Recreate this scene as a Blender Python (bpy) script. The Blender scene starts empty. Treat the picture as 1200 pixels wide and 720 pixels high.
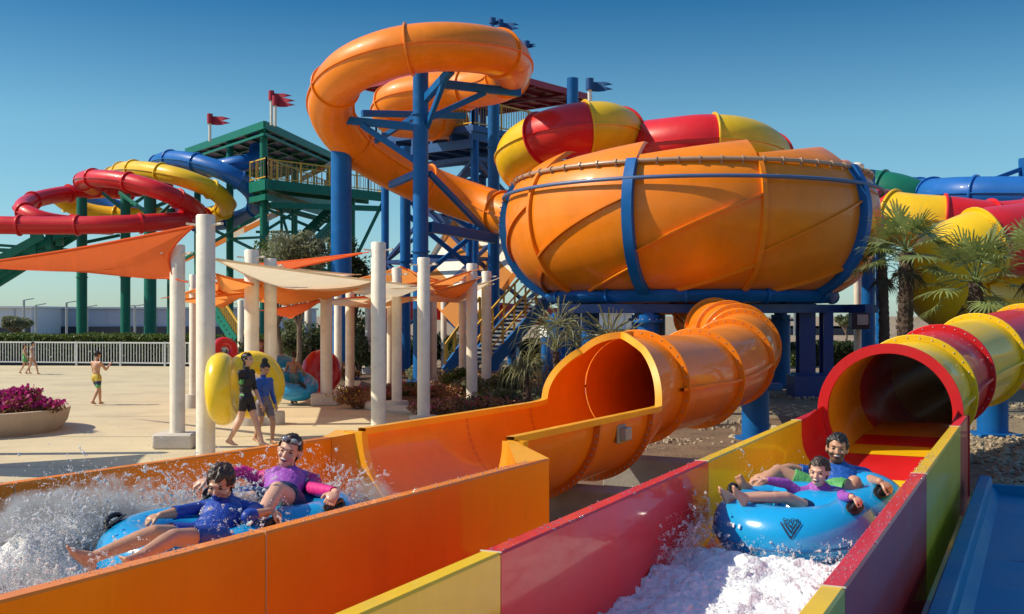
import bpy, math, random
import numpy as np
from mathutils import Vector, Matrix
random.seed(7)
RS = np.random.RandomState(11)
PI = math.pi
SC = bpy.context.scene
COL = SC.collection
F = 1300.0; CH = 2.2; HY = 369.0          # focal length (px of a 1200 px wide frame), eye height, horizon row

def at(px, py, Y):
    """a surveyed bearing and a distance -> a point of the place"""
    return np.array(((px-600)*Y/F, Y, CH-(py-HY)*Y/F))
def V(*a): return np.array(a, float)
def nrm(v):
    v = np.asarray(v, float); l = np.linalg.norm(v)
    return v/l if l > 1e-9 else v

# ------------------------------------------------------------------ materials
MATS = {}
def mat(name, col, rough=.5, metal=0., coat=0., var=.08, vscale=3., bump=0., bscale=40., rvar=.08, streak=0., spec=.5, trans=0., sss=0., dirt=None, dscale=1.2, damt=.35, cr=.06):
    if name in MATS: return MATS[name]
    m = bpy.data.materials.new(name); m.use_nodes = True
    nt = m.node_tree; N = nt.nodes; L = nt.links
    b = N['Principled BSDF']
    tc = N.new('ShaderNodeTexCoord')
    nz = N.new('ShaderNodeTexNoise'); nz.inputs['Scale'].default_value = vscale; nz.inputs['Detail'].default_value = 6
    nz.inputs['Roughness'].default_value = .62
    L.new(tc.outputs['Object'], nz.inputs['Vector'])
    mr = N.new('ShaderNodeMapRange'); mr.inputs[1].default_value = .3; mr.inputs[2].default_value = .7
    mr.inputs[3].default_value = 1-var; mr.inputs[4].default_value = 1+var
    L.new(nz.outputs['Fac'], mr.inputs[0])
    mx = N.new('ShaderNodeVectorMath'); mx.operation = 'SCALE'
    mx.inputs[0].default_value = col[:3]
    L.new(mr.outputs[0], mx.inputs['Scale'])
    out = mx.outputs[0]
    if dirt:
        n2 = N.new('ShaderNodeTexNoise'); n2.inputs['Scale'].default_value = dscale; n2.inputs['Detail'].default_value = 8; n2.inputs['Roughness'].default_value = .7
        L.new(tc.outputs['Object'], n2.inputs['Vector'])
        m2 = N.new('ShaderNodeMapRange'); m2.inputs[1].default_value = .48; m2.inputs[2].default_value = .72; m2.inputs[3].default_value = 0; m2.inputs[4].default_value = damt
        L.new(n2.outputs['Fac'], m2.inputs[0])
        mm = N.new('ShaderNodeMix'); mm.data_type = 'RGBA'
        L.new(m2.outputs[0], mm.inputs[0]); L.new(out, mm.inputs[6]); mm.inputs[7].default_value = (*dirt, 1)
        out = mm.outputs[2]
    if streak:                                       # run-off stains drawn out down the surface, with fine scuffs
        mp = N.new('ShaderNodeMapping'); mp.inputs['Scale'].default_value = (2.6, 2.6, .35); L.new(tc.outputs['Object'], mp.inputs[0])
        n4 = N.new('ShaderNodeTexNoise'); n4.inputs['Scale'].default_value = 1.6; n4.inputs['Detail'].default_value = 7; n4.inputs['Roughness'].default_value = .75
        L.new(mp.outputs[0], n4.inputs['Vector']); m4 = N.new('ShaderNodeMapRange'); m4.inputs[1].default_value = .45; m4.inputs[2].default_value = .75; m4.inputs[3].default_value = 1.; m4.inputs[4].default_value = 1-streak
        L.new(n4.outputs['Fac'], m4.inputs[0]); v4 = N.new('ShaderNodeVectorMath'); v4.operation = 'SCALE'; L.new(out, v4.inputs[0]); L.new(m4.outputs[0], v4.inputs['Scale']); out = v4.outputs[0]
    L.new(out, b.inputs['Base Color'])
    r = N.new('ShaderNodeMapRange'); r.inputs[1].default_value = .3; r.inputs[2].default_value = .7
    r.inputs[3].default_value = max(.02, rough-rvar); r.inputs[4].default_value = min(1, rough+rvar)
    L.new(nz.outputs['Fac'], r.inputs[0]); L.new(r.outputs[0], b.inputs['Roughness'])
    b.inputs['Metallic'].default_value = metal
    b.inputs['Specular IOR Level'].default_value = spec
    b.inputs['Coat Weight'].default_value = coat; b.inputs['Coat Roughness'].default_value = cr
    if sss: 
        b.inputs['Subsurface Weight'].default_value = sss; b.inputs['Subsurface Radius'].default_value = (.6, .25, .12); b.inputs['Subsurface Scale'].default_value = .02
    if bump:
        n3 = N.new('ShaderNodeTexNoise'); n3.inputs['Scale'].default_value = bscale; n3.inputs['Detail'].default_value = 5
        L.new(tc.outputs['Object'], n3.inputs['Vector'])
        bp = N.new('ShaderNodeBump'); bp.inputs['Strength'].default_value = 1; bp.inputs['Distance'].default_value = bump
        L.new(n3.outputs['Fac'], bp.inputs['Height']); L.new(bp.outputs[0], b.inputs['Normal'])
    if trans:
        o = N['Material Output']; t = N.new('ShaderNodeBsdfTranslucent'); L.new(out, t.inputs['Color'])
        s = N.new('ShaderNodeMixShader'); s.inputs[0].default_value = trans
        L.new(b.outputs[0], s.inputs[1]); L.new(t.outputs[0], s.inputs[2]); L.new(s.outputs[0], o.inputs['Surface'])
    MATS[name] = m; return m

def gel(name, col, **k):      # glossy fibreglass gel coat, a little weathered
    d = dict(rough=.42, coat=.32, var=.07, vscale=1.3, bump=.0035, bscale=2.2, dirt=tuple(.6*c+.05 for c in col), dscale=2.5, damt=.14, cr=.055, spec=.28, streak=.09)
    d.update(k); return mat(name, col, **d)
ORANGE = gel('orange_gelcoat', (.88, .235, .003)); ORANGE_D = gel('orange_gelcoat_deep', (.72, .17, .010))
YELLOW = gel('yellow_gelcoat', (.84, .52, .008)); RED = gel('red_gelcoat', (.66, .014, .016))
ORANGE_LIT = gel('orange_gelcoat_lit', (.90, .40, .015))  # lighter orange that paints sunlight onto the lips, rim flange and corner caps
BLUE = gel('blue_gelcoat', (.012, .13, .44)); GREEN = gel('green_gelcoat', (.01, .16, .09))
TEALBLUE = gel('bright_blue_gelcoat', (.004, .19, .37), coat=0, spec=.2, rough=.5)
PAINTB = mat('blue_steel_paint', (.003, .115, .37), .42, spec=.3, var=.12, dirt=(.01, .07, .2), bump=.001)
PAINTG = mat('green_steel_paint', (.004, .15, .10), .45, spec=.3, var=.12, dirt=(.01, .09, .07), bump=.001)
PAINTY = mat('yellow_steel_paint', (.62, .36, .03), .45, var=.1)
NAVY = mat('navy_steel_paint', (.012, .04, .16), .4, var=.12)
STEEL = mat('galvanised_steel', (.42, .42, .42), .4, metal=.8, var=.1)
WHITEP = mat('white_column_paint', (.80, .73, .60), .5, streak=.16, var=.05, dirt=(.42, .36, .28), dscale=3.5, damt=.4, bump=.0015, bscale=25)
CONC = mat('pale_concrete', (.55, .50, .43), .8, var=.1, bump=.004, bscale=30, dirt=(.3, .26, .21))
FOOT = mat('footing_concrete', (.30, .28, .25), .85, var=.15, bump=.006, bscale=20, dirt=(.17, .13, .1))
MAROON = mat('maroon_roof_sheet', (.34, .012, .04), .5, var=.1)
NAVYROOF = mat('blue_roof_sheet', (.03, .045, .20), .5, var=.1)
BLACK = mat('black_rubber', (.012, .012, .014), .5)
SAILO = mat('orange_sail_cloth', (.80, .15, .03), .75, spec=.2, var=.06, trans=.46, bump=.003, bscale=3)
SAILL = mat('light_orange_sail_cloth', (.84, .33, .08), .75, spec=.2, var=.06, trans=.5, bump=.003, bscale=3)
SAILC = mat('cream_sail_cloth', (.86, .75, .55), .75, var=.05, trans=.52, bump=.003, bscale=3)
WHITEW = mat('white_render', (.72, .72, .72), .7, var=.04)
GREYW = mat('grey_shade_render', (.42, .45, .52), .7, var=.04)  # blue-grey standing for shade on the long white warehouse; also joints, far wall
DARK = mat('dark_band', (.03, .035, .05), .6)
FENCEW = mat('white_fence_paint', (.72, .72, .68), .45)
BARK = mat('bark', (.16, .11, .075), .9, var=.3, bump=.03, bscale=12)
PBARK = mat('palm_bark', (.085, .055, .038), .95, var=.35, bump=.05, bscale=14)
LEAF1 = mat('olive_leaves', (.13, .15, .065), .6, var=.45, vscale=1.5, trans=.4)
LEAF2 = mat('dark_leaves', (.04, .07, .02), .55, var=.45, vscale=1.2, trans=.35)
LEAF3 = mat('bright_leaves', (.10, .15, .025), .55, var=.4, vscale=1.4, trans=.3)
LEAF4 = mat('grey_green_leaves', (.23, .25, .145), .6, var=.4, vscale=1.8, trans=.42)
LEAF5 = mat('reddish_leaves', (.27, .135, .055), .6, var=.5, vscale=2.5, trans=.25)
PALM = mat('fan_palm_leaves', (.21, .26, .08), .42, var=.4, vscale=2.5, trans=.25)
PALMDRY = mat('pale_palm_leaves', (.20, .20, .085), .5, var=.4, vscale=3, trans=.25)
FLOWM = mat('magenta_petals', (.45, .02, .19), .6, var=.45, vscale=6, trans=.4)
FLOWP = mat('pink_petals', (.52, .10, .22), .6, var=.4, vscale=6, trans=.3)
FLOWY = mat('yellow_petals', (.55, .36, .03), .6, var=.4, vscale=6, trans=.3)
RAFTB = mat('blue_raft_vinyl', (.008, .33, .68), .22, coat=.5, var=.06, vscale=2, bump=.006, bscale=5, cr=.12)
RAFTY = mat('yellow_raft_vinyl', (.90, .60, .008), .28, coat=.4, var=.06, vscale=2, bump=.006, bscale=5)
RAFTR = mat('red_raft_vinyl', (.50, .015, .02), .3, coat=.4, var=.06, bump=.006, bscale=5)
PRINT = mat('dark_print', (.01, .02, .05), .5)
WHITEPR = mat('white_print', (.7, .75, .8), .5)

# ------------------------------------------------------------------ mesh builder
class MB:
    def __init__(s): s.v = []; s.f = []; s.m = []; s.n = 0; s.cur = 0
    def add(s, verts, faces, mi=None):
        verts = np.asarray(verts, float).reshape(-1, 3)
        o = s.n; s.v.append(verts); s.n += len(verts)
        for f in faces: s.f.append([i+o for i in f])
        s.m += [s.cur if mi is None else mi]*len(faces)
    def grid(s, P, close_u=False, close_v=False, mi=None):
        P = np.asarray(P, float); a, b = P.shape[:2]; fs = []
        for i in range(a if close_u else a-1):
            i2 = (i+1) % a
            for j in range(b if close_v else b-1):
                j2 = (j+1) % b
                fs.append((i*b+j, i*b+j2, i2*b+j2, i2*b+j))
        s.add(P.reshape(-1, 3), fs, mi)
    def box(s, c, size, ax=None, mi=None, bev=0.):
        c = np.asarray(c, float); h = np.asarray(size, float)/2
        A = np.eye(3) if ax is None else np.array([nrm(a) for a in ax])
        b = min(bev, h.min()*.6)
        if b <= 0:
            vs = [c+A.T@(h*np.array(q)) for q in ((-1,-1,-1),(1,-1,-1),(1,1,-1),(-1,1,-1),(-1,-1,1),(1,-1,1),(1,1,1),(-1,1,1))]
            s.add(vs, [(3,2,1,0),(4,5,6,7),(0,1,5,4),(1,2,6,5),(2,3,7,6),(3,0,4,7)], mi); return
        vs = []; idx = {}
        for q in ((-1,-1,-1),(1,-1,-1),(1,1,-1),(-1,1,-1),(-1,-1,1),(1,-1,1),(1,1,1),(-1,1,1)):
            for k in range(3):
                p = h*np.array(q, float)
                for j in range(3):
                    if j != k: p[j] -= q[j]*b
                idx[(q, k)] = len(vs); vs.append(c+A.T@p)
        fs = []
        import itertools
        for k in range(3):
            i, j = [x for x in range(3) if x != k]
            for sg in (-1, 1):
                qs = []
                for a_, b_ in ((-1,-1),(1,-1),(1,1),(-1,1)):
                    q = [0,0,0]; q[k] = sg; q[i] = a_; q[j] = b_; qs.append(idx[(tuple(q), k)])
                fs.append(qs)
            for si in (-1, 1):
                for sj in (-1, 1):
                    q1 = [0,0,0]; q1[i] = si; q1[j] = sj; q2 = list(q1); q1[k] = -1; q2[k] = 1
                    fs.append([idx[(tuple(q1), i)], idx[(tuple(q2), i)], idx[(tuple(q2), j)], idx[(tuple(q1), j)]])
        for q in itertools.product((-1, 1), repeat=3): fs.append([idx[(q, 0)], idx[(q, 1)], idx[(q, 2)]])
        s.add(vs, fs, mi)
    def bar(s, p, q, w, h=None, up=(0, 0, 1), mi=None, bev=0.):
        p = np.asarray(p, float); q = np.asarray(q, float); d = nrm(q-p)
        u = np.asarray(up, float)
        if abs(d@nrm(u)) > .98: u = V(0, 1, 0)
        sd = nrm(np.cross(d, u)); uu = np.cross(sd, d)
        s.box((p+q)/2, (np.linalg.norm(q-p), w, h or w), (d, sd, uu), mi, bev)
    def tube(s, pts, r, n=12, caps=True, mi=None, closed=False):
        pts = np.asarray(pts, float); k = len(pts)
        r = np.full(k, r, float) if np.isscalar(r) else np.asarray(r, float)
        T = np.gradient(pts, axis=0)
        if closed: T = np.roll(pts, -1, 0)-np.roll(pts, 1, 0)
        T = np.array([nrm(t) for t in T])
        u = V(0, 0, 1) if abs(T[0][2]) < .9 else V(0, 1, 0)
        P = []
        sd = nrm(np.cross(T[0], u))
        for i in range(k):
            sd = nrm(sd-T[i]*(sd@T[i])); up = np.cross(sd, T[i])
            P.append([pts[i]+r[i]*(math.cos(a)*sd+math.sin(a)*up) for a in np.linspace(0, 2*PI, n, endpoint=False)])
        s.grid(P, close_u=closed, close_v=True, mi=mi)
        if caps and not closed:
            b = s.n-k*n
            s.f.append(list(range(b, b+n))); s.f.append(list(range(b+(k-1)*n, b+k*n))[::-1]); s.m += [s.cur if mi is None else mi]*2
    def cyl(s, p, q, r0, r1=None, n=16, mi=None): s.tube([p, q], [r0, r0 if r1 is None else r1], n, True, mi)
    def ell(s, c, A, nu=10, nv=14, mi=None):
        c = np.asarray(c, float); A = np.asarray(A, float)
        if A.ndim == 1: A = np.diag(A)
        vs = [c+A@V(0, 0, 1)]
        for i in range(1, nu):
            t = PI*i/nu
            for j in range(nv):
                p = 2*PI*j/nv
                vs.append(c+A@V(math.sin(t)*math.cos(p), math.sin(t)*math.sin(p), math.cos(t)))
        vs.append(c-A@V(0, 0, 1)); fs = []
        for j in range(nv):
            j2 = (j+1) % nv
            fs.append((0, 1+j, 1+j2)); e = len(vs)-1; b = 1+(nu-2)*nv
            fs.append((e, b+j2, b+j))
            for i in range(nu-2):
                a = 1+i*nv; fs.append((a+j, a+nv+j, a+nv+j2, a+j2))
        s.add(vs, fs, mi)
    def cap(s, p, q, r0, r1, n=12, mi=None):     # tapered capsule
        p = np.asarray(p, float); q = np.asarray(q, float)
        d = nrm(q-p); pts = []; rr = []
        for a in (-80, -55, -28, 0): pts.append(p+d*r0*math.sin(math.radians(a))); rr.append(r0*math.cos(math.radians(a)))
        for a in (0, 28, 55, 80): pts.append(q+d*r1*math.sin(math.radians(a))); rr.append(r1*math.cos(math.radians(a)))
        s.tube(pts, rr, n, True, mi)
    def lathe(s, prof, c=(0, 0, 0), n=32, mi=None, a0=0, a1=2*PI):
        full = abs(a1-a0-2*PI) < 1e-6
        P = [[(c[0]+r*math.cos(a), c[1]+r*math.sin(a), c[2]+z) for a in np.linspace(a0, a1, n, endpoint=not full)] for r, z in prof]
        s.grid(P, close_v=full, mi=mi)
    def torus(s, c, ax, R, r, n=40, m=16, mi=None, flat=1.):
        ax = nrm(ax); u = nrm(np.cross(ax, V(0, 0, 1) if abs(ax[2]) < .9 else V(0, 1, 0))); w = np.cross(ax, u)
        P = []
        for a in np.linspace(0, 2*PI, n, endpoint=False):
            d = math.cos(a)*u+math.sin(a)*w
            P.append([np.asarray(c)+d*(R+r*math.cos(b))+ax*r*flat*math.sin(b) for b in np.linspace(0, 2*PI, m, endpoint=False)])
        s.grid(P, True, True, mi)
    def prism(s, poly, z0, z1, mi=None):
        n = len(poly); vs = [(x, y, z0) for x, y in poly]+[(x, y, z1) for x, y in poly]
        s.add(vs, [list(range(n))[::-1], list(range(n, 2*n))]+[(i, (i+1) % n, n+(i+1) % n, n+i) for i in range(n)], mi)
    def poly(s, pts, mi=None): s.add(pts, [list(range(len(pts)))], mi)
    def build(s, name, mats, parent=None, smooth=35., label=None):
        if not isinstance(mats, (list, tuple)): mats = [mats]
        me = bpy.data.meshes.new(name)
        vs = np.concatenate(s.v) if s.v else np.zeros((0, 3))
        me.from_pydata(vs.tolist(), [], s.f)
        for m in mats: me.materials.append(m)
        if len(mats) > 1: me.polygons.foreach_set('material_index', s.m)
        me.update()
        if smooth:
            me.polygons.foreach_set('use_smooth', [True]*len(me.polygons))
            if smooth < 180: me.set_sharp_from_angle(angle=math.radians(smooth))
        return link(name, me, parent, label)

def link(name, me, parent=None, label=None):
    o = bpy.data.objects.new(name, me); COL.objects.link(o)
    if parent is not None: attach(o, parent)
    if label: o['label'] = label
    return o
def wloc(o):
    t = Vector(o.location)
    if o.parent is not None: t += wloc(o.parent)+o.matrix_parent_inverse.translation
    return t
def attach(o, parent):
    o.parent = parent
    o.matrix_parent_inverse = Matrix.Translation(-wloc(parent))
def thing(name, label, cat, loc=(0, 0, 0), group=None):
    o = bpy.data.objects.new(name, None); COL.objects.link(o)
    o.empty_display_size = .2; o.location = [float(x) for x in loc]
    return tag(o, label, cat, group)
def tag(o, label=None, cat=None, group=None, kind=None):
    if label: o['label'] = label
    if cat: o['category'] = cat
    if group: o['group'] = group
    if kind: o['kind'] = kind
    return o

def spline(ctrl, step=.15, closed=False):
    P = np.asarray(ctrl, float); n = len(P); out = []
    ext = np.vstack([2*P[0]-P[1], P, 2*P[-1]-P[-2]])
    for i in range(n-1):
        p0, p1, p2, p3 = ext[i:i+4]
        # centripetal
        def tj(t, a, b): return t+max(np.linalg.norm(b-a), 1e-6)**.5
        t0 = 0; t1 = tj(t0, p0, p1); t2 = tj(t1, p1, p2); t3 = tj(t2, p2, p3)
        k = max(2, int(np.linalg.norm(p2-p1)/step))
        for t in np.linspace(t1, t2, k, endpoint=False):
            A1 = (t1-t)/(t1-t0)*p0+(t-t0)/(t1-t0)*p1; A2 = (t2-t)/(t2-t1)*p1+(t-t1)/(t2-t1)*p2; A3 = (t3-t)/(t3-t2)*p2+(t-t2)/(t3-t2)*p3
            B1 = (t2-t)/(t2-t0)*A1+(t-t0)/(t2-t0)*A2; B2 = (t3-t)/(t3-t1)*A2+(t-t1)/(t3-t1)*A3
            out.append((t2-t)/(t2-t1)*B1+(t-t1)/(t2-t1)*B2)
    out.append(P[-1]); out = np.array(out)
    for _ in range(3):
        out[1:-1] = (out[:-2]+2*out[1:-1]+out[2:])/4
    return out

def frames(P):
    T = np.array([nrm(t) for t in np.gradient(P, axis=0)])
    S = []
    for t in T: S.append(nrm(np.cross(t, V(0, 0, 1))))
    S = np.array(S); U = np.cross(S, T)
    return T, S, U

def tube_slide(root, ctrl, r, mats, seg=2.0, n=30, fl=.07, fw=.05, seam=True, bolts=False, first=0., fmats=None, step=.15, shell=0., f0=True):
    """round fibreglass flume: coloured sections, a bolted flange at each joint, a rib along both sides"""
    P = spline(ctrl, step); T, S, U = frames(P)
    d = np.concatenate([[0], np.cumsum(np.linalg.norm(np.diff(P, axis=0), axis=1))])
    cuts = [0.]; x = first or seg
    while x < d[-1]-.4: cuts.append(x); x += seg
    cuts.append(d[-1])
    ang = np.linspace(0, 2*PI, n, endpoint=False)
    def ring(i, rr): return P[i]+rr*(np.cos(ang)[:, None]*S[i]+np.sin(ang)[:, None]*U[i])
    for k in range(len(cuts)-1):
        i0 = int(np.searchsorted(d, cuts[k])); i1 = min(len(P)-1, int(np.searchsorted(d, cuts[k+1])))
        if i1 <= i0: continue
        m = mats[k % len(mats)]
        mb = MB(); mb.grid([ring(i, r) for i in range(i0, i1+1)], close_v=True)
        if shell: mb.grid([ring(i, r-shell) for i in range(i0, i1+1)], close_v=True)
        sec = mb.build('tube_section', m, root, 60)
        if seam:
            for sg in (-1, 1):
                mb = MB(); q = []
                for i in range(i0, i1+1):
                    a = P[i]+sg*S[i]*(r-.01); b = P[i]+sg*S[i]*(r+fl*.7)
                    q.append([a+U[i]*.02, b+U[i]*.02, b-U[i]*.02, a-U[i]*.02])
                mb.grid(q, close_v=True); mb.build('seam_rib', m, sec, 35)
        if k == 0 and not f0: continue
        mb = MB()
        j = i0; c = P[j]; t = T[j]
        prof = [(r+.002, -fw), (r+fl-.01, -fw), (r+fl, -fw*.6), (r+fl, fw*.6), (r+fl-.01, fw), (r+.002, fw)]
        mb.grid([[c+t*z+rr*(math.cos(a)*S[j]+math.sin(a)*U[j]) for a in ang] for rr, z in prof], close_u=True, close_v=True)
        if bolts:
            for a in np.linspace(0, 2*PI, 30, endpoint=False):
                dr = math.cos(a)*S[j]+math.sin(a)*U[j]
                for sg in (-1, 1): mb.ell(c+dr*(r+fl*.5)+t*sg*fw, V(.011, .011, .011), 4, 6, mi=1)
        mb.build('flange', [(fmats or mats)[k % len(fmats or mats)], STEEL], sec, 35)
    return P

# numpy gradient noise
_perm = RS.permutation(256); _perm = np.concatenate([_perm, _perm, _perm])
_grad = RS.normal(size=(256, 3)); _grad /= np.linalg.norm(_grad, axis=1)[:, None]
def noise3(p):
    p = np.asarray(p, float); i = np.floor(p).astype(int); f = p-i; u = f*f*f*(f*(f*6-15)+10); i &= 255
    r = 0
    for dx in (0, 1):
        for dy in (0, 1):
            for dz in (0, 1):
                h = _perm[_perm[_perm[(i[..., 0]+dx) & 255]+((i[..., 1]+dy) & 255)]+((i[..., 2]+dz) & 255)]
                g = _grad[h]; q = f-np.array([dx, dy, dz])
                w = (u[..., 0] if dx else 1-u[..., 0])*(u[..., 1] if dy else 1-u[..., 1])*(u[..., 2] if dz else 1-u[..., 2])
                r = r+w*(g*q).sum(-1)
    return r*1.6
def fbm(p, o=4, g=.5):
    p = np.asarray(p, float); a = 1.; s = 0
    for k in range(o): s = s+a*noise3(p+k*17.3); p = p*2.03; a *= g
    return s
# ================================================================== RIGHT (raft) slide
RD = nrm((.43, .903, 0)); RN = V(RD[1], -RD[0], 0); RO = V(-.053, 5.27, 0); RW = 1.48; WT = 1.07
def R(s, p, z=0.): return RO+RD*s+RN*p+V(0, 0, z)
def rfloor(s):
    t = min(1, max(0, (s-4.3)/4.6)); return .22+.36*t*t*(3-2*t)
rs = thing('water_slide', 'red and yellow panelled raft slide whose tube opens onto a straight white-water run', 'water slide', R(4, .7, 0))
def wall_panel(pts_in, pts_out, z0, z1, m, root, lip=0., nz=None):
    """thick wall between two plan points: inner face, wide flat top, outer face with a return lip at its foot"""
    a, b = pts_in; c, d = pts_out
    mb = MB(); e = .012
    n = nrm(V(*(np.asarray(c)-np.asarray(a))))
    prof = [(0, z0), (0, z1-e), (e, z1)]
    th = np.linalg.norm(np.asarray(c)[:2]-np.asarray(a)[:2])
    prof += [(th-e, z1), (th, z1-e)]
    if lip: prof += [(th, .17), (th+lip, .15), (th+lip, .10), (th, .09)]
    prof += [(th, 0.0)]
    rows = []
    g = .004*nrm(np.asarray(b)-np.asarray(a))
    for base in (np.asarray(a)+g, np.asarray(b)-g):
        rows.append([np.array((base[0]+n[0]*q, base[1]+n[1]*q, z)) for q, z in prof])
    mb.grid(rows)
    k = len(prof)
    mb.add(rows[0], [list(range(k))]); mb.add(rows[1], [list(range(k))[::-1]])
    return mb.build('wall_panel', m, root, 25)
segs_l = [(-7.3, -3.65, RED), (-3.65, 0, YELLOW), (0, 3.65, RED), (3.65, 7.35, YELLOW), (7.35, 8.68, RED)]
for s0, s1, m in segs_l:
    wall_panel((R(s0, 0), R(s1, 0)), (R(s0, -.105), R(s1, -.105)), rfloor((s0+s1)/2)+.2, WT, m, rs, .08)
    wall_panel((R(s0, RW), R(s1, RW)), (R(s0, RW+.105), R(s1, RW+.105)), rfloor((s0+s1)/2)+.2, WT, m, rs, .09)
    mb = MB(); rows = []
    for s in np.linspace(s0, s1, 9):
        zf = rfloor(s); row = []
        for p, z in [(0, .55), (.0, .42)]: row.append(R(s, p+.001, zf+z))
        for t in np.linspace(0, PI/2, 7)[1:]: row.append(R(s, .36*(1-math.cos(t))+.001, zf+.42*(1-math.sin(t))))
        for t in np.linspace(PI/2, 0, 7): row.append(R(s, RW-.36*(1-math.cos(t))-.001, zf+.42*(1-math.sin(t))))
        row.append(R(s, RW-.001, zf+.55)); rows.append(row)
    mb.grid(rows); mb.build('floor_panel', m, rs, 60)
    mb = MB()
    if s1 < 8:
        for p in (-.0525, RW+.0525):
            mb = MB(); mb.box(R(s1, p, WT+.0005), (.012, .112, .006), (RD, RN, V(0, 0, 1))); mb.build('panel_joint', mat('pale_joint_sealant', (.62, .55, .42), .6), rs)
# the stretch of floor inside the tube
mb = MB()
for k, (s0, s1, m) in enumerate([(8.68, 9.35, 0), (9.35, 10.15, 1), (10.15, 11.4, 0)]):
    mb.grid([[R(s, p, rfloor(s)+.004+(s-8.68)*.05) for p in np.linspace(.25, RW-.25, 5)] for s in np.linspace(s0, s1, 4)], mi=m)
mb.build('tube_floor', [YELLOW, RED], rs, 60)
mc = R(8.68, RW/2, 1.07)
tube_slide(rs, [mc, R(9.9, RW/2+.02, 1.10), (5.30, 14.6, 1.16), (6.05, 16.0, 1.24), (7.05, 17.5, 1.36), (8.5, 19.3, 1.55), (10.4, 21.0, 1.72), (12.8, 22.3, 1.9), (15.5, 23.2, 2.1)],
           .70, [YELLOW, RED], seg=2.3, first=1.9, n=44, fl=.085, fw=.022, bolts=True, seam=True, fmats=[YELLOW, YELLOW, RED], f0=False)
mb = MB()                                            # the red mouth ring
ang = np.linspace(0, 2*PI, 72, endpoint=False)
for prof in [[(.685, -.05), (.80, -.05), (.80, .03), (.685, .03)]]:
    mb.grid([[mc+RD*z+r*(math.cos(a)*RN+math.sin(a)*V(0, 0, 1)) for a in ang] for r, z in prof], True, True)
mb.build('mouth_ring', RED, rs, 30)
mb = MB()
# end plates closing the space between walls and ring
for sg in (-1, 1):
    pts = []
    for a in np.linspace(-PI/2, 0, 12): pts.append((RW/2+sg*.79*math.cos(a), 1.07+.79*math.sin(a)))
    pts.append((RW/2+sg*.86, 1.07)); pts.append((RW/2+sg*.86, .05)); pts.append((RW/2, .05))
    f = [R(8.70, p, z) for p, z in pts]; b = [R(8.74, p, z) for p, z in pts]
    k = len(pts); mb.add(f+b, [list(range(k)), list(range(k, 2*k))[::-1]]+[(i, (i+1) % k, k+(i+1) % k, k+i) for i in range(k)])
mb.build('end_plate', RED, rs, 30)
for (x, y, h) in [(8.75, 20.2, .95), (12.2, 22.6, 1.2), (6.3, 16.6, .5)]:
    mb = MB(); mb.cyl((x, y, -.02), (x, y, h), .27, n=24); mb.box((x, y, h-.05), (.8, .3, .12), bev=.01); mb.box((x, y, .03), (.75, .75, .06), bev=.01)
    mb.build('support_post', PAINTB, rs, 35)

# ================================================================== blue slide at the far right
bs = thing('blue_slide', 'low bright blue slide lying in the shade beside the raft slide wall', 'water slide', R(2, 2.5, 0))
mb = MB(); rows = []
for s in np.linspace(-4.5, 8.1, 12):
    row = []
    for p, z in [(1.72, .02), (1.72, .47), (1.735, .485), (1.83, .485), (1.845, .47), (1.86, .38), (1.93, .30), (2.2, .29), (4.0, .29), (4.25, .30), (4.32, .38), (4.34, .47), (4.355, .485), (4.45, .485), (4.465, .47), (4.465, .02)]:
        row.append(R(s, p, z))
    rows.append(row)
mb.grid(rows); mb.build('channel', TEALBLUE, bs, 30)
mb = MB(); mb.box(R(8.12, 3.1, .20), (.06, 2.74, .40), (RD, RN, V(0, 0, 1)), bev=.01); mb.build('end_wall', TEALBLUE, bs, 30)
mb = MB()
for s in (-2.1, 1.3, 4.7): mb.box(R(s, 3.1, .2925), (.02, 2.2, .003), (RD, RN, V(0, 0, 1)))
mb.build('floor_seam', NAVY, bs, 30)
mb = MB(); mb.box(R(8.75, 2.9, .12), (1.0, 1.6, .24), (RD, RN, V(0, 0, 1)), bev=.02); tag(mb.build('concrete_pad', FOOT), 'dark concrete pad on the gravel behind the low blue slide', 'concrete pad')
mb = MB(); mb.cyl(R(8.3, 4.05, 0), R(8.3, 4.05, .95), .13, n=20); mb.cyl(R(8.3, 4.05, .95), R(8.3, 4.05, .98), .17, n=20); tag(mb.build('short_post', PAINTB), 'short blue post at the end of the low blue slide, by the frame edge', 'post')

# ================================================================== ORANGE slide run-out, half pipe and exit tube
OD = nrm((.47, .883, 0)); ON = V(OD[1], -OD[0], 0)
def Q(s, p, z=0.): return OD*s+ON*p+V(0, 0, z)
osl = thing('orange_slide', 'orange box-shaped run-out with a half pipe and a closed tube winding down from the bowl', 'water slide', Q(6, -5, 0))
for s0, s1 in ((-2.2, 1.15), (1.15, 4.49), (4.49, 7.84)):
    wall_panel((Q(s0, -3.945), Q(s1, -3.945)), (Q(s0, -3.84), Q(s1, -3.84)), .15, WT, ORANGE, osl)
def pf(s): return -6.25-.058*(8.3-s)
for s0, s1 in ((-1.65, 1.65), (1.65, 5.0), (5.0, 8.42)):
    wall_panel((Q(s0, pf(s0)), Q(s1, pf(s1))), (Q(s0, pf(s0)-.1), Q(s1, pf(s1)-.1)), .15, WT, ORANGE, osl)
mb = MB(); mb.grid([[Q(s, p, .2) for p in (pf(s), -5.5, -4.7, -3.945)] for s in (-2.2, 2, 5, 8.6)]); mb.build('floor_panel', ORANGE, osl)
mb = MB()
JS = mat('orange_joint_sealant', (.60, .30, .12), .6)
for s in (1.15, 4.49):
    mb = MB(); mb.box(Q(s, -3.8925, WT), (.010, .111, .008), (OD, ON, V(0, 0, 1))); mb.box(Q(s, -3.838, .53), (.010, .006, 1.07), (OD, ON, V(0, 0, 1))); mb.build('panel_joint', JS, osl)
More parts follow.
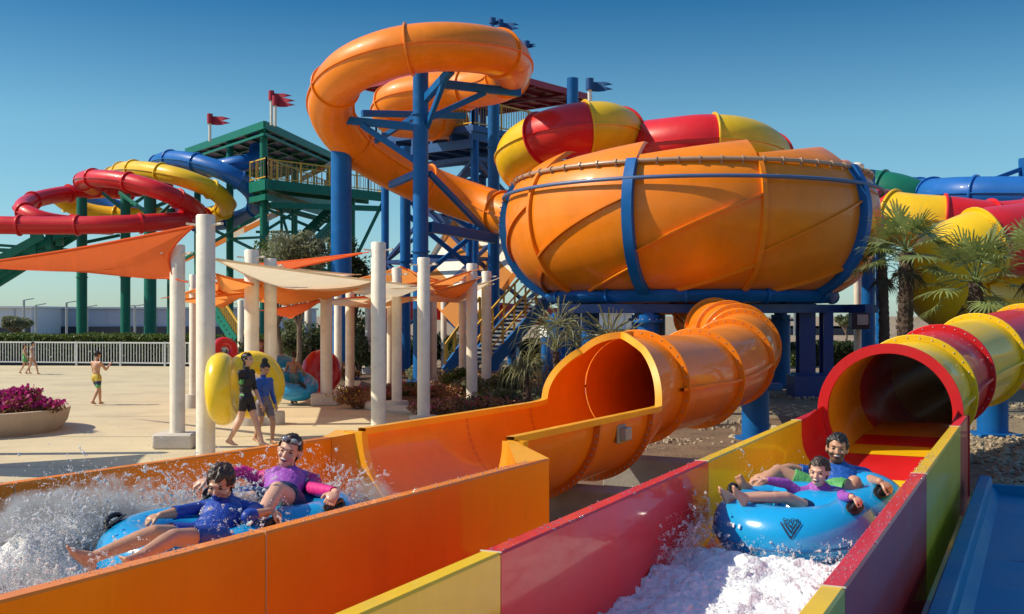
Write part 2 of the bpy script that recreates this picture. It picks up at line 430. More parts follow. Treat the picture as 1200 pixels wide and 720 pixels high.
for s in (1.65, 5.0):
    mb = MB(); mb.box(Q(s, pf(s)+.001, .6), (.010, .006, .94), (OD, ON, V(0, 0, 1))); mb.build('panel_joint', JS, osl)
PC, PA = -5.28, .75
def sect(s):
    t = min(1, max(0, (s-11.9)/1.25)); t = t*t*(3-2*t)
    return PA+(.65-PA)*t, .78+(.65-.78)*t, 1.12+.15*t, PC+.0*t      # half width, depth, centre height, centre
def pp(s, al):
    a, b, c, pc = sect(s); return Q(s, pc-a*math.sin(al), c-b*math.cos(al))
SL = 8.42
# box -> half pipe
mb = MB(); rows = [[], [], []]
for al in np.linspace(-PI/2, PI/2, 41):
    x, y = math.sin(al), math.cos(al)
    # box point in the same direction
    q = PC-x*9; fw_ = (pf(8.3) if x > 0 else -3.945)-PC
    tx = abs(fw_/x) if abs(x) > 1e-6 else 1e9; ty = (WT-.2)/y if y > 1e-6 else 1e9
    t = min(tx, ty); bp = PC-x*t; bz = WT-y*t
    sb = 8.15+.07*(PC-bp)/.97 if bp < PC else 8.15-.68*(bp-PC)/1.33
    B = Q(sb, bp, bz); P_ = pp(SL, al)
    rows[0].append(B); rows[1].append(B*.35+P_*.65+V(0, 0, .0)); rows[2].append(P_)
mb.grid(rows); mb.build('transition', ORANGE, osl, 25)
mb = MB()
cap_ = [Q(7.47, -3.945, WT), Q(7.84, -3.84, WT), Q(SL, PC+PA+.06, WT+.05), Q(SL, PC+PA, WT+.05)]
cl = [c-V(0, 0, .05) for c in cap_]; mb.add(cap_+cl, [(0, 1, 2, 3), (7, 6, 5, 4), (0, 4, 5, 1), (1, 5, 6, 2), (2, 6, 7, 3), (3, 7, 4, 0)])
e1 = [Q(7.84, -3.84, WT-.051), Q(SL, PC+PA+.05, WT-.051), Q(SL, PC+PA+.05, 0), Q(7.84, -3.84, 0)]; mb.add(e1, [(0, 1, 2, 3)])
mb.build('corner_cap', ORANGE_LIT, osl, 25); mb = MB()
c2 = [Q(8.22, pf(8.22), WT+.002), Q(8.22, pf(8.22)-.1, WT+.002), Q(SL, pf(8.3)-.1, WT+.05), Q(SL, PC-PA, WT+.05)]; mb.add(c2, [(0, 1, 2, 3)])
mb.build('corner_cap', ORANGE_LIT, osl, 25)
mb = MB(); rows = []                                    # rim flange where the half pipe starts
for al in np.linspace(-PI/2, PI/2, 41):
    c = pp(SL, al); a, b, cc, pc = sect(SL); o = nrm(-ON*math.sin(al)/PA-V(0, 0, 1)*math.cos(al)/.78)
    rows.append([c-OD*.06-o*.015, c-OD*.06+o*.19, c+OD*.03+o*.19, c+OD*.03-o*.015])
mb.grid(rows, close_v=True); mb.build('flange', ORANGE_LIT, osl, 30)
def aF(s):
    if s < 12.2: return PI/2
    if s < 12.62: return PI/2+math.radians(44)*math.sqrt((s-12.2)/.42)
    if s < 12.70: return PI/2+math.radians(44)
    return PI/2+math.radians(44)+math.radians(46)*min(1, math.sqrt((s-12.70)/.16))
def aN(s):
    if s < 12.05: return PI/2
    if s < 12.42: return PI/2+math.radians(52)*((s-12.05)/.37)**.8
    return PI/2+math.radians(52)+math.radians(38)*min(1, math.sqrt((s-12.42)/.44))
ss = np.concatenate([np.linspace(SL, 12.0, 26)[:-1], np.linspace(12.0, 12.9, 60), np.linspace(12.92, 13.15, 6)])
mb = MB(); mb.grid([[pp(s, al) for al in np.linspace(-aN(s), aF(s), 49)] for s in ss])
hp = mb.build('half_pipe', ORANGE, osl, 40)
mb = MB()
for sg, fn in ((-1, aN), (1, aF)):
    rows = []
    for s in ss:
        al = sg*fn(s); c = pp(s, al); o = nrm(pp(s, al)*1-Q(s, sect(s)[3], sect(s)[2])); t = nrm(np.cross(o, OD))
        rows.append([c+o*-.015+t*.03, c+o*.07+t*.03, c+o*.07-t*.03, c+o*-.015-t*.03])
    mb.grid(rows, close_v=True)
mb.build('lip', ORANGE_LIT, hp, 35)
mb = MB()
for s in (10.3, 11.8):
    rows = []
    for al in np.linspace(-PI/2+.02, PI/2-.02, 33):
        c = pp(s, al); o = nrm(-ON*math.sin(al)/PA-V(0, 0, 1)*math.cos(al)/.78)
        rows.append([c-OD*.03, c-OD*.03+o*.07, c+OD*.03+o*.07, c+OD*.03])
    mb.grid(rows, close_v=True)
    for al in np.linspace(-1.4, .4, 22):
        c = pp(s, al); o = nrm(-ON*math.sin(al)/PA-V(0, 0, 1)*math.cos(al)/.78); mb.ell(c+o*.045-OD*.03, V(.012, .012, .012), 4, 6, 1)
mb.build('joint_flange', [ORANGE_D, STEEL], hp, 30)
T0 = Q(13.15, sect(13.15)[3], sect(13.15)[2])
tube_slide(osl, [T0, T0+OD*1.0+V(.05, 0, 0), (2.68, 16.2, 1.27), (3.42, 17.9, 1.36), (4.05, 19.8, 1.52), (4.55, 22.1, 1.66), (4.9, 25.0, 1.78), (5.05, 27.8, 1.9), (5.1, 30.4, 2.2)],
           .65, [ORANGE], seg=2.35, n=40, fl=.09, fw=.022, bolts=True, first=.04, f0=False)
jb = MB(); jc = Q(11.0, PC+PA+.045, .93); jb.box(jc, (.16, .09, .14), (OD, ON, V(0, 0, 1)), bev=.012); jb.box(jc-ON*.05, (.22, .03, .2), (OD, ON, V(0, 0, 1)), bev=.01)
jb.build('junction_box', mat('grey_plastic', (.35, .36, .36), .5), osl)
for s, w in ((10.7, .6), (13.3, .5)):
    mb = MB(); mb.box(Q(s, PC+.25, .19), (.42, w+.75, .38), (OD, ON, V(0, 0, 1)), bev=.02)
    tag(mb.build('concrete_footing', FOOT), ('nearer' if s < 11 else 'farther')+' grey concrete footing block under the orange half pipe', 'concrete footing', 'concrete footings under the orange half pipe')
mb = MB(); mb.cyl((4.3, 19.6, -.02), (4.3, 19.6, .95), .24, n=24); mb.box((4.3, 19.6, .93), (.9, .3, .12), bev=.01); mb.cyl((4.3, 19.6, 0), (4.3, 19.6, .05), .36, n=24)
mb.build('support_post', PAINTB, osl)
mb = MB(); mb.cyl((4.2, 24.6, -.02), (4.2, 24.6, 1.4), .24, n=24); mb.build('support_post', PAINTB, osl)

# ================================================================== the big orange bowl
BC = V(5.1, 32, 0)
prof_z = np.array([2.72, 2.80, 3.05, 3.45, 3.95, 4.5, 5.0, 5.45, 5.75, 6.0])
prof_r = np.array([3.55, 3.95, 4.45, 4.85, 5.13, 5.27, 5.30, 5.22, 5.10, 4.93])
tz = np.linspace(0, 9, 400)
PZ = np.interp(tz, range(10), prof_z); PR = np.interp(tz, range(10), prof_r)
for _ in range(600):
    PZ[1:-1] = (PZ[:-2]+2*PZ[1:-1]+PZ[2:])/4; PR[1:-1] = (PR[:-2]+2*PR[1:-1]+PR[2:])/4
def bw(az, u, off=0.):                                # u in 0..1 from the foot to the rim
    i = u*399; z = np.interp(i, range(400), PZ); r = np.interp(i, range(400), PR)
    i2 = min(399, i+2); i1 = max(0, i-2)
    dz = np.interp(i2, range(400), PZ)-np.interp(i1, range(400), PZ); dr = np.interp(i2, range(400), PR)-np.interp(i1, range(400), PR)
    n = nrm((dz, -dr)); r += n[0]*off; z += n[1]*off
    return V(BC[0]+r*math.sin(az), BC[1]-r*math.cos(az), z)
bowl = thing('bowl_slide', 'huge round orange bowl with diagonal ribs and blue steel arms raised on blue legs', 'water slide bowl', BC)
AZ = [math.radians(a) for a in range(-97, 263, 36)]
def strip(mb, path, w, h):                            # a rib standing proud of the shell along (az,u) points
    rows = []
    for i, (a, u) in enumerate(path):
        p = bw(a, u); q = bw(*path[min(i+1, len(path)-1)]) - bw(*path[max(i-1, 0)])
        n = nrm(bw(a, u, .1)-p); t = nrm(q); sd = np.cross(t, n)
        rows.append([p-n*.02+sd*w/2, p+n*h+sd*w/2, p+n*h-sd*w/2, p-n*.02-sd*w/2])
    mb.grid(rows, close_v=True); k = len(rows)*4
    b = mb.n-k; mb.f += [[b, b+1, b+2, b+3], [b+k-1, b+k-2, b+k-3, b+k-4]]; mb.m += [mb.cur]*2
for k, a0 in enumerate(AZ):
    a1 = a0+math.radians(36)
    mb = MB(); mb.grid([[bw(a, u) for u in np.linspace(0, 1, 30)] for a in np.linspace(a0, a1, 20)])
    pn = mb.build('bowl_panel', ORANGE, bowl, 60)
    # petal: the raised cover panel above the rim, climbing to its right end
    mb = MB(); rows = []
    for t in np.linspace(0.03, 1, 16):
        a = a0+(a1-a0)*t; hgt = .22+.42*t; row = []
        for q in np.linspace(0, 1, 7):
            r = 4.93-.06-(.16+.55*t)*q**1.5; row.append(V(BC[0]+r*math.sin(a), BC[1]-r*math.cos(a), 5.97+hgt*q))
        row.append(row[-1]-V(.16*math.sin(a), -.16*math.cos(a), -.015)); row.append(row[-1]-V(0, 0, .06)); rows.append(row)
    mb.grid(rows)
    rr = rows[-1]; aa = a1; tang = V(math.cos(aa), math.sin(aa), 0)
    mb.grid([[p for p in rr[:8]], [p+tang*.03 for p in rr[:8]], [p-V(.2*math.sin(aa), -.2*math.cos(aa), 0.02)+tang*.03 for p in rr[:8]]])
    mb.build('cover_petal', ORANGE, bowl, 40)
    mb = MB()
    strip(mb, [(a0+(a1-a0)*t, .40+.30*t) for t in np.linspace(0.02, .98, 20)], .05, .085)
    strip(mb, [(a0+(a1-a0)*t, .03+.30*t) for t in np.linspace(0.02, .98, 20)], .05, .085)
    mb.build('stiffener', ORANGE, pn, 30)
    mb = MB()
    if k % 2 == 0:
        w_ = .26
        rows = []
        for u in np.linspace(-.02, .99, 30):
            p = bw(a0, max(0, min(1, u)), .14); n = nrm(bw(a0, max(0, min(1, u)), .3)-p); sd = V(math.cos(a0), math.sin(a0), 0); h = .10+.12*math.sin(PI*min(1, max(0, u*1.05)))**2
            rows.append([p-n*.16+sd*w_/2, p+n*h*.4+sd*w_/2, p+n*h*.4-sd*w_/2, p-n*.16-sd*w_/2])
        mb.grid(rows, close_v=True)
        for u in (np.linspace(.03, .97, 26) if k == 0 else []):
            for sg in (-1, 1): mb.ell(bw(a0, u, .14+.09)+V(math.cos(a0), math.sin(a0), 0)*sg*.095, V(.025, .025, .025), 4, 6, 1)
        mb.build('support_arm', [PAINTB, STEEL], bowl, 35)
    else:
        strip(mb, [(a0, u) for u in np.linspace(0, 1, 30)], .12, .09); mb.build('panel_rib', ORANGE, bowl, 35)
mb = MB(); ring_az = np.linspace(0, 2*PI, 120, endpoint=False)
mb.tube([bw(a, .80, .16) for a in ring_az], .05, 10, closed=True); mb.build('ring_pipe', mat('slate_blue_steel', (.07, .13, .27), .45), bowl)
mb = MB(); mb.tube([bw(a, .985, .07) for a in ring_az], .055, 10, closed=True)
for a in np.linspace(0, 2*PI, 60, endpoint=False): mb.tube([bw(a-.004, .985, .07), bw(a+.004, .985, .07)], .085, 8); mb.bar(bw(a, .985, .07), bw(a, .95, .0), .05, .03)
mb.build('water_pipe', mat('tan_pipe', (.42, .27, .17), .4), bowl)
mb = MB(); mb.lathe([(3.55, 2.72), (2.6, 2.62), (1.6, 2.5), (1.0, 2.42), (.8, 2.2)], BC, 48); mb.build('drain_cone', ORANGE_D, bowl)
mb = MB(); mb.lathe([(3.92, 2.62), (4.0, 2.53), (4.1, 2.62), (4.16, 2.72), (4.1, 2.82), (4.0, 2.86), (3.88, 2.82), (3.82, 2.72), (3.92, 2.62)], BC, 96)
for a in np.linspace(math.radians(-70), math.radians(290), 13)[:-1]: mb.tube([V(BC[0]+3.99*math.sin(a+d), BC[1]-3.99*math.cos(a+d), 2.7) for d in (-.008, .008)], .21, 14)
mb.build('ring_beam', PAINTB, bowl)
mb = MB()
LEGS = [math.radians(a) for a in (-25, 51, 123, 195, 267)]
lp = [V(BC[0]+3.75*math.sin(a), BC[1]-3.75*math.cos(a), 0) for a in LEGS]
for i in range(5):
    a, b = lp[i], lp[(i+1) % 5]
    for dz, w, h in ((2.48, .24, .03), (2.26, .24, .03), (2.37, .03, .20)): mb.bar(a+V(0, 0, dz), b+V(0, 0, dz), w, h)
    mb.bar(a+V(0, 0, 2.36), BC+V(0, 0, 2.36), .16, .2)
mb.bar(V(5.6, 28.25, 2.36), V(9.9, 30.2, 2.36), .2, .22); mb.bar(V(1.2, 28.8, 2.36), V(5.6, 28.25, 2.36), .2, .22); mb.bar(V(9.2, 28.6, 2.36), V(8.2, 34, 2.36), .2, .22)
mb.build('base_frame', NAVY, bowl, 30)
for i, p in enumerate(lp):
    mb = MB()
    if i == 1:
        for dx, wd in ((-.17, .42), (.38, .26)):
            mb.box(p+V(dx, 0, 1.45), (wd*.3, .36, 1.7)); mb.box(p+V(dx, -.2, 1.45), (wd, .05, 1.7)); mb.box(p+V(dx, .2, 1.45), (wd, .05, 1.7))
        mb.box(p+V(0, 0, .3), (1.15, .95, .62), bev=.03); mb.box(p+V(0, 0, .63), (.95, .7, .05), bev=.01)
        mb.build('leg', mat('deep_blue_paint', (.010, .045, .20), .42, coat=.1), bowl)
    else:
        mb.cyl(p+V(0, 0, -.02), p+V(0, 0, 2.2), .29, n=28); mb.cyl(p+V(0, 0, 2.0), p+V(0, 0, 2.06), .40, n=28); mb.cyl(p+V(0, 0, 2.06), p+V(0, 0, 2.25), .2, n=20); mb.box(p+V(0, 0, .03), (.9, .9, .08), bev=.01)
        for a in np.linspace(0, 2*PI, 12, endpoint=False): mb.ell(p+V(.35*math.cos(a), .35*math.sin(a), 2.07), V(.03, .03, .03), 4, 6, 1)
        mb.build('leg', [PAINTB, STEEL], bowl)

# ================================================================== orange tube above: loop and run into the bowl
ot = thing('loop_slide', 'orange tube slide making a wide high loop before it drops into the bowl', 'water slide', at(493, 369, 36)*V(1, 1, 0))
def A(*l): return [at(*q) for q in l]
LOOP = A((530, 143, 46.7), (500, 142, 45.0), (458, 136, 43.3), (463, 118, 42.3), (500, 109, 41.7), (548, 104, 41.1), (585, 96, 39.5), (598, 80, 37.1), (588, 64, 35.2), (555, 57, 34.0), (512, 55, 33.5), (463, 61, 33.5), (414, 80, 34.2), (391, 105, 35.4), (388, 132, 36.6), (410, 165, 37.9), (463, 200, 39.5), (520, 226, 40.6), (560, 240, 40.6), (600, 254, 39.6), (650, 266, 37.6))
tube_slide(ot, LOOP, .735, [ORANGE], seg=3.3, n=40, fl=.075, fw=.03, first=1.6, step=.2)

# ================================================================== red/yellow tubes behind the bowl
ry = thing('striped_tube_slide', 'fat red and yellow tube slide coiling behind the top of the orange bowl', 'water slide', at(700, 369, 38)*V(1, 1, 0))
tube_slide(ry, A((628, 205, 40.5), (612, 194, 39.4), (611, 180, 38.6), (636, 163, 37.4), (670, 153, 36.8), (704, 150, 37), (727, 158, 38.2), (738, 172, 40), (742, 192, 42)), .88, [YELLOW, RED, YELLOW, RED], seg=1.75, n=36, fl=.08, fw=.03, first=3.4, f0=False)
ry2 = thing('striped_tube_slide', 'red and yellow tube slide arching just above the middle of the orange bowl', 'water slide', at(820, 369, 38)*V(1, 1, 0))
tube_slide(ry2, A((712, 203, 40.5), (722, 188, 39.5), (745, 176, 38.5), (782, 171, 37.5), (825, 167, 37), (862, 169, 37.2), (890, 179, 38.2), (903, 198, 40), (907, 222, 42)), .93, [YELLOW, RED, YELLOW, RED], seg=3.0, n=36, fl=.08, fw=.03, first=2.1, f0=False)

# tubes on the right behind the palms
rt = thing('red_yellow_flume', 'large red and yellow tube slide sweeping behind the right-hand palms', 'water slide', at(1110, 369, 34)*V(1, 1, 0))
tube_slide(rt, A((1015, 250, 40), (1060, 258, 39), (1110, 262, 38.5), (1165, 268, 38.5), (1230, 262, 39), (1330, 250, 40)), .95, [RED, YELLOW, RED, RED], seg=1.7, n=36, fl=.09, fw=.04, first=.9)
rt2 = thing('red_yellow_flume', 'lower red and yellow tube curling down right of the palm trunk', 'water slide', at(1150, 369, 30)*V(1, 1, 0))
tube_slide(rt2, A((1330, 262, 36), (1245, 272, 33.5), (1190, 282, 32), (1145, 290, 31.5), (1108, 310, 31.5), (1105, 338, 32), (1140, 350, 33), (1210, 345, 34), (1300, 335, 35)), 1.05, [RED, RED, RED, YELLOW, YELLOW, RED, RED], seg=2.6, n=36, fl=.09, fw=.04, first=3.1)
gt = thing('green_slide', 'green slide trough curving behind the right shoulder of the orange bowl', 'water slide', at(1050, 369, 46)*V(1, 1, 0))
tube_slide(gt, A((965, 215, 50), (1010, 221, 48), (1050, 227, 47), (1085, 240, 47), (1110, 262, 48.5)), .85, [GREEN], seg=3.2, n=30, fl=.08, fw=.04)
bt = thing('blue_tube_slide', 'straight glossy blue tube slide at the right edge above the red flume', 'water slide', at(1150, 369, 44)*V(1, 1, 0))
tube_slide(bt, A((1070, 228, 50), (1095, 229, 46), (1130, 228, 44), (1180, 228, 43), (1260, 229, 42), (1400, 232, 41)), .70, [BLUE], seg=2.6, n=32, fl=.08, fw=.05, first=1.3)
mb = MB(); mb.cyl(at(1203, 369, 44)*V(1, 1, 0), at(1203, 186, 44), .3, n=20); tag(mb.build('slide_column', PAINTB), 'blue column cut by the right frame edge, with a slanted arm holding the blue tube', 'column', 'blue steel slide columns')
mb2 = MB(); mb2.bar(at(1160, 212, 43.6), at(1203, 196, 44), .16); mb2.bar(at(1170, 209, 43.8), at(1180, 218, 43.8), .14)
mb2.build('arm', PAINTB, COL.objects[-1] if False else bpy.data.objects['slide_column'])
# ================================================================== steel columns of the slides
def gz(px, Y): return at(px, HY, Y)*V(1, 1, 0)
def column(px, Y, top, dia, label, m=PAINTB, arms=(), cat='column'):
    b = gz(px, Y); ztop = CH-(top-HY)*Y/F
    t = thing('slide_column', label, cat, b, 'blue steel slide columns' if m is PAINTB else 'green steel slide columns')
    mb = MB(); mb.cyl(b+V(0, 0, -.05), b+V(0, 0, ztop), dia/2, n=28)
    for z in np.arange(4.2, ztop-1, 4.4): mb.cyl(b+V(0, 0, z), b+V(0, 0, z+.05), dia/2+.05, n=28)
    mb.build('post', m, t)
    mb = MB(); mb.box(b+V(0, 0, .04), (dia+.4, dia+.4, .08), bev=.01); mb.build('base_plate', m, t)
    for (p, q, w) in arms:
        mb = MB(); mb.bar(at(*p), at(*q), w, w*1.25, bev=.012); mb.build('arm', m, t)
    return t
column(400, 37.6, 176, .70, 'thick blue column under the left bend of the looping orange tube')
column(493, 35.6, 84, .50, 'tall blue column in the middle of the orange loop, carrying arms on both sides', arms=[
    ((383, 139, 36.6), (487, 149, 35.6), .20), ((424, 133, 38.5), (545, 136, 41), .18), ((424, 147, 36.1), (487, 189, 35.6), .15), ((440, 166, 37.3), (500, 128, 35.7), .13),
    ((529, 82, 33.8), (497, 118, 35.6), .20), ((524, 86, 34), (500, 150, 35.6), .14), ((513, 98, 35.6), (609, 109, 37.4), .21), ((503, 139, 35.6), (568, 109, 36.6), .15),
    ((458, 217, 38.6), (487, 204, 35.8), .18), ((503, 203, 35.8), (573, 275, 39), .15), ((503, 266, 35.8), (580, 280, 38.5), .26)])
column(578.5, 42.6, 110, .45, 'slim blue column between the orange loop and the left shoulder of the bowl')
column(671, 39, 92, .40, 'blue column standing up behind the left red and yellow tube coil')
column(475, 42, 172, .40, 'slim blue column behind the tall loop column, at its left', arms=[((475, 218, 42), (585, 290, 44), .14), ((475, 250, 42), (590, 345, 44), .14), ((470, 345, 42), (585, 250, 44), .14), ((475, 238, 42), (578, 246, 44), .12), ((475, 300, 42), (552, 302, 44), .12)])
column(550, 44, 210, .28, 'thin dark blue column in the lattice right of the tall loop column')
column(1017, 40, 200, .52, 'blue column at the right shoulder of the bowl beside the white lamp pole')
column(1032, 41, 268, .36, 'blue column behind the left palm trunk')
column(692, 31.5, 352, .5, 'short blue column under the left part of the bowl behind the young palm')
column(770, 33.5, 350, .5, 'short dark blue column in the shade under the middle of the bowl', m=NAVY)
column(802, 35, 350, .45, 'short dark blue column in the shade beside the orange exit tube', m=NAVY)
column(96, 60, 232, .55, 'leftmost tall green column under the red spiral tubes', PAINTG, arms=[((52, 254, 58), (96, 262, 60), .14), ((96, 285, 60), (140, 276, 62), .14)])
column(147, 60, 228, .52, 'green column second from the left under the spiral tubes', PAINTG, arms=[((120, 226, 61), (147, 248, 60), .13), ((147, 246, 60), (190, 216, 60), .13)])
column(176, 57, 228, .62, 'thick green column in front of the lower red tube, above the orange sail', PAINTG, arms=[((176, 252, 57), (140, 226, 60), .14), ((176, 245, 57), (212, 230, 57), .14), ((176, 262, 57), (205, 235, 58), .12)])
column(200, 62, 245, .4, 'green column right behind the tip of the large orange sail', PAINTG)
# low blue pipe barrier beside the young palm
t = thing('pipe_barrier', 'low blue pipe frame on short posts behind the young palm', 'pipe frame', gz(655, 24))
mb = MB(); mb.tube(A((641, 395, 24), (641, 422, 24), (645, 428, 24), (690, 428, 24.6), (735, 425, 25.5)), .13, 14); mb.build('pipe', PAINTB, t)
for x, Y in ((640, 24), (665, 24.3), (690, 24.6)):
    mb = MB(); mb.cyl(gz(x, Y), gz(x, Y)+V(0, 0, 1.1), .09, n=12); mb.build('post', NAVY, t)

# ================================================================== blue tower with the maroon roof
def railing(mb_r, mb_b, pts, h=1.05, gap=.16, w=.03):
    for a, b in zip(pts[:-1], pts[1:]):
        a = np.asarray(a); b = np.asarray(b); L = np.linalg.norm(b-a)
        mb_r.bar(a+V(0, 0, h), b+V(0, 0, h), .06); mb_r.bar(a+V(0, 0, .1), b+V(0, 0, .1), .05)
        for t in np.linspace(0, 1, max(2, int(L/1.6)+1)): mb_r.bar(a+(b-a)*t, a+(b-a)*t+V(0, 0, h+.05), .08)
        for t in np.linspace(0, 1, max(2, int(L/gap))): mb_b.bar(a+(b-a)*t+V(0, 0, .1), a+(b-a)*t+V(0, 0, h), w)
def frame_at(c, ang):
    ax = V(math.cos(ang), math.sin(ang), 0); ay = V(-ax[1], ax[0], 0)
    return lambda x, y, z: np.asarray(c)*V(1, 1, 0)+ax*x+ay*y+V(0, 0, z)
tw = thing('slide_tower', 'blue start tower with a maroon roof and yellow railings behind the orange loop', 'tower', gz(560, 49.6))
W = frame_at(V(-1.47, 49.6, 0), math.radians(-39))
ZD = 9.9; ZR = 12.15
mb = MB(); rx, ry_ = 3.15, 4.2
e = [W(-rx, -ry_, ZR), W(rx, -ry_, ZR), W(rx, ry_, ZR), W(-rx, ry_, ZR)]; ap = [W(-.4, 0, ZR+.75), W(.4, 0, ZR+.75)]
mb.add(e+ap, [(0, 1, 5, 4), (1, 2, 5), (2, 3, 4, 5), (3, 0, 4), (3, 2, 1, 0)])
for i in range(4): mb.bar(e[i], e[(i+1) % 4], .12, .26)
mb.build('roof', MAROON, tw, 20)
mb = MB()
for i in range(-3, 4): mb.bar(W(i*.9, -ry_, ZR-.06), W(i*.9, ry_, ZR-.06), .1, .12)
for y in (-2.2, 0, 2.2): mb.bar(W(-rx, y, ZR-.14), W(rx, y, ZR-.14), .1, .12)
mb.bar(W(-3, -2.4, ZR-.3), W(3, 2.4, ZR-.3), .1); mb.bar(W(3, -2.4, ZR-.3), W(-3, 2.4, ZR-.3), .1)
mb.build('roof_frame', mat('dark_maroon_steel', (.22, .02, .05), .5), tw, 20)
mb = MB(); mb.box(W(0, 0, ZD-.12), (5.7, 7.4, .24), (nrm(W(1, 0, 0)-W(0, 0, 0)), nrm(W(0, 1, 0)-W(0, 0, 0)), V(0, 0, 1)))
for x in np.linspace(-2.7, 2.7, 6): mb.bar(W(x, -3.7, ZD-.42), W(x, 3.7, ZD-.42), .14, .34)
for y in (-3.7, 0, 3.7): mb.bar(W(-2.8, y, ZD-.75), W(2.8, y, ZD-.75), .16, .36)
mb.build('deck', mat('blue_deck_steel', (.014, .085, .26), .5), tw, 20)
r1, r2 = MB(), MB(); railing(r1, r2, [W(-2.8, -3.65, ZD), W(2.8, -3.65, ZD), W(2.8, 3.65, ZD), W(-2.8, 3.65, ZD), W(-2.8, -3.65, ZD)])
r1.build('rail', PAINTY, tw, 20); r2.build('baluster_panel', mat('tan_baluster', (.40, .22, .07), .5), tw, 20)
for x in (-2.6, 2.6):
    for y in (-3.3, 3.3):
        mb = MB(); mb.cyl(W(x, y, 0), W(x, y, ZR), .17, n=14); mb.build('post', PAINTB, tw)
mb = MB()
for z0, z1 in ((1, 4.5), (4.5, 8.6)):
    for a, b in (((-2.6, -3.3), (2.6, -3.3)), ((2.6, -3.3), (2.6, 3.3)), ((-2.6, -3.3), (-2.6, 3.3))):
        mb.bar(W(*a, z0), W(*b, z1), .13); mb.bar(W(*a, z1), W(*b, z0), .13); mb.bar(W(*a, z1), W(*b, z1), .16)
mb.build('bracing', NAVY, tw, 20)
mb = MB()                                                # stair flights folded below the deck
for k in range(4):
    z0 = ZD-.9-k*2.1; x0, x1 = (-2.6, 2.4) if k % 2 else (2.4, -2.6); y = -1.0+.9*(k % 2)
    for s in (-.55, .55): mb.bar(W(x0, y+s, z0), W(x1, y+s, z0-2.0), .08, .3)
    for t in np.linspace(.04, .96, 12): mb.box(W(x0+(x1-x0)*t, y, z0-2.0*t), (.3, 1.1, .05), (nrm(W(1, 0, 0)-W(0, 0, 0)), nrm(W(0, 1, 0)-W(0, 0, 0)), V(0, 0, 1)))
mb.build('stair', NAVY, tw, 20)
mb = MB(); mb.box(W(-.5, -2.2, ZD+.8), (1.6, 1.0, 1.6), (nrm(W(1, 0, 0)-W(0, 0, 0)), nrm(W(0, 1, 0)-W(0, 0, 0)), V(0, 0, 1)), bev=.03); mb.build('booth', BLUE, tw, 20)

def flag(px, top, bot, Y, right, m, label, pole=WHITEP):
    b = at(px, bot, Y); z1 = at(px, top, Y)
    t = thing('flag', label, 'flag', b, 'swallow-tailed flags on the towers')
    mb = MB(); mb.cyl(b, z1, .075, n=10); mb.build('flagpole', pole, t)
    L = (right-px)*Y/F; H = L*.42; mb = MB()
    mb.cyl(z1-V(0, 0, H), z1+V(0, 0, .06), .15, n=12)
    for sg in (-1, 1):
        top_ = [z1+V(L*u, .10*math.sin(6*u), -.04 - .06*u*L + (H*.0 if sg > 0 else -H*.5)) for u in np.linspace(0, 1, 9)]
        lo = []
        for i, u in enumerate(np.linspace(0, 1, 9)):
            hh = H*.5*(1 if u < .6 else max(.06, 1-(u-.6)/.4))
            off = 0 if u < .6 else (H*.5-hh)*.45
            top_[i] = top_[i]-V(0, 0, off); lo.append(top_[i]-V(0, 0, hh))
        mb.grid([top_, lo]); mb.grid([[p+V(0, .015, 0) for p in lo], [p+V(0, .015, 0) for p in top_]])
    mb.build('cloth', m, t, 60)
FLR = mat('red_flag_cloth', (.42, .02, .05), .7, trans=.2); FLB = mat('blue_flag_cloth', (.012, .10, .30), .7, trans=.2)
flag(246, 135, 166, 58, 270, FLR, 'single small red flag at the left end of the green tower roof')
flag(318, 108, 147, 57, 342, FLR, 'upper left red flag of the pair on the peak of the green tower roof')
flag(322.5, 114, 148, 56, 346, FLR, 'lower right red flag of the pair on the peak of the green tower roof')
flag(577, 23, 70, 48, 588, FLB, 'small blue flag at the very top behind the orange loop', PAINTB)
flag(586, 25, 72, 49, 608, FLB, 'blue flag streaming right above the top of the orange loop', PAINTB)
flag(617, 50, 92, 50, 628, FLB, 'tiny blue flag beside the right end of the orange loop', PAINTB)
flag(691, 94, 140, 42, 718, FLB, 'blue flag on a white pole above the red and yellow tube', FENCEW)

# ================================================================== green tower on the left
gtw = thing('slide_tower', 'green start tower with a flat dark roof and a walkway above the pergola', 'tower', gz(320, 60))
def lv(px, py, z): Y = (z-CH)*F/(HY-py); return at(px, py, Y)
ZR = 12.0
c0 = lv(310, 146, ZR); c1 = lv(218, 178, ZR); c2 = lv(398, 187, ZR); c3 = c1+c2-c0
mb = MB(); cs = [c0, c1, c3, c2]; mid = sum(cs)/4
mb.add(cs+[c+V(0, 0, .16) for c in cs]+[mid+V(0, 0, 1.0)], [(0, 1, 2, 3), (4, 5, 8), (5, 6, 8), (6, 7, 8), (7, 4, 8)])
mb.build('roof', NAVYROOF, gtw, 20)
mb = MB()
for i in range(4): mb.bar(cs[i]+V(0, 0, -.02), cs[(i+1) % 4]+V(0, 0, -.02), .14, .40)
for i, (a, b) in enumerate(((c0, c1), (c0, c2))):
    o = c3-(c2 if i == 0 else c1); o = (c2-c0) if i == 0 else (c1-c0)
    for t in np.linspace(.1, .9, 6): mb.bar(a+(b-a)*t+V(0, 0, -.12), a+(b-a)*t+o+V(0, 0, -.12), .1, .16)
mb.bar(c0-V(0, 0, .3), c3-V(0, 0, .3), .1); mb.bar(c1-V(0, 0, .3), c2-V(0, 0, .3), .1)
for a, b in ((c0, c1), (c0, c2)):
    for t in np.linspace(0, 1, 15): mb.bar(a+(b-a)*t+V(0, 0, -.22)+nrm(c0-mid)*.08, a+(b-a)*min(1, t+.04)+V(0, 0, .18)+nrm(c0-mid)*.08, .05)
    mb.bar(a-V(0, 0, .5), b-V(0, 0, .5), .12)
mb.build('roof_frame', PAINTG, gtw, 20)
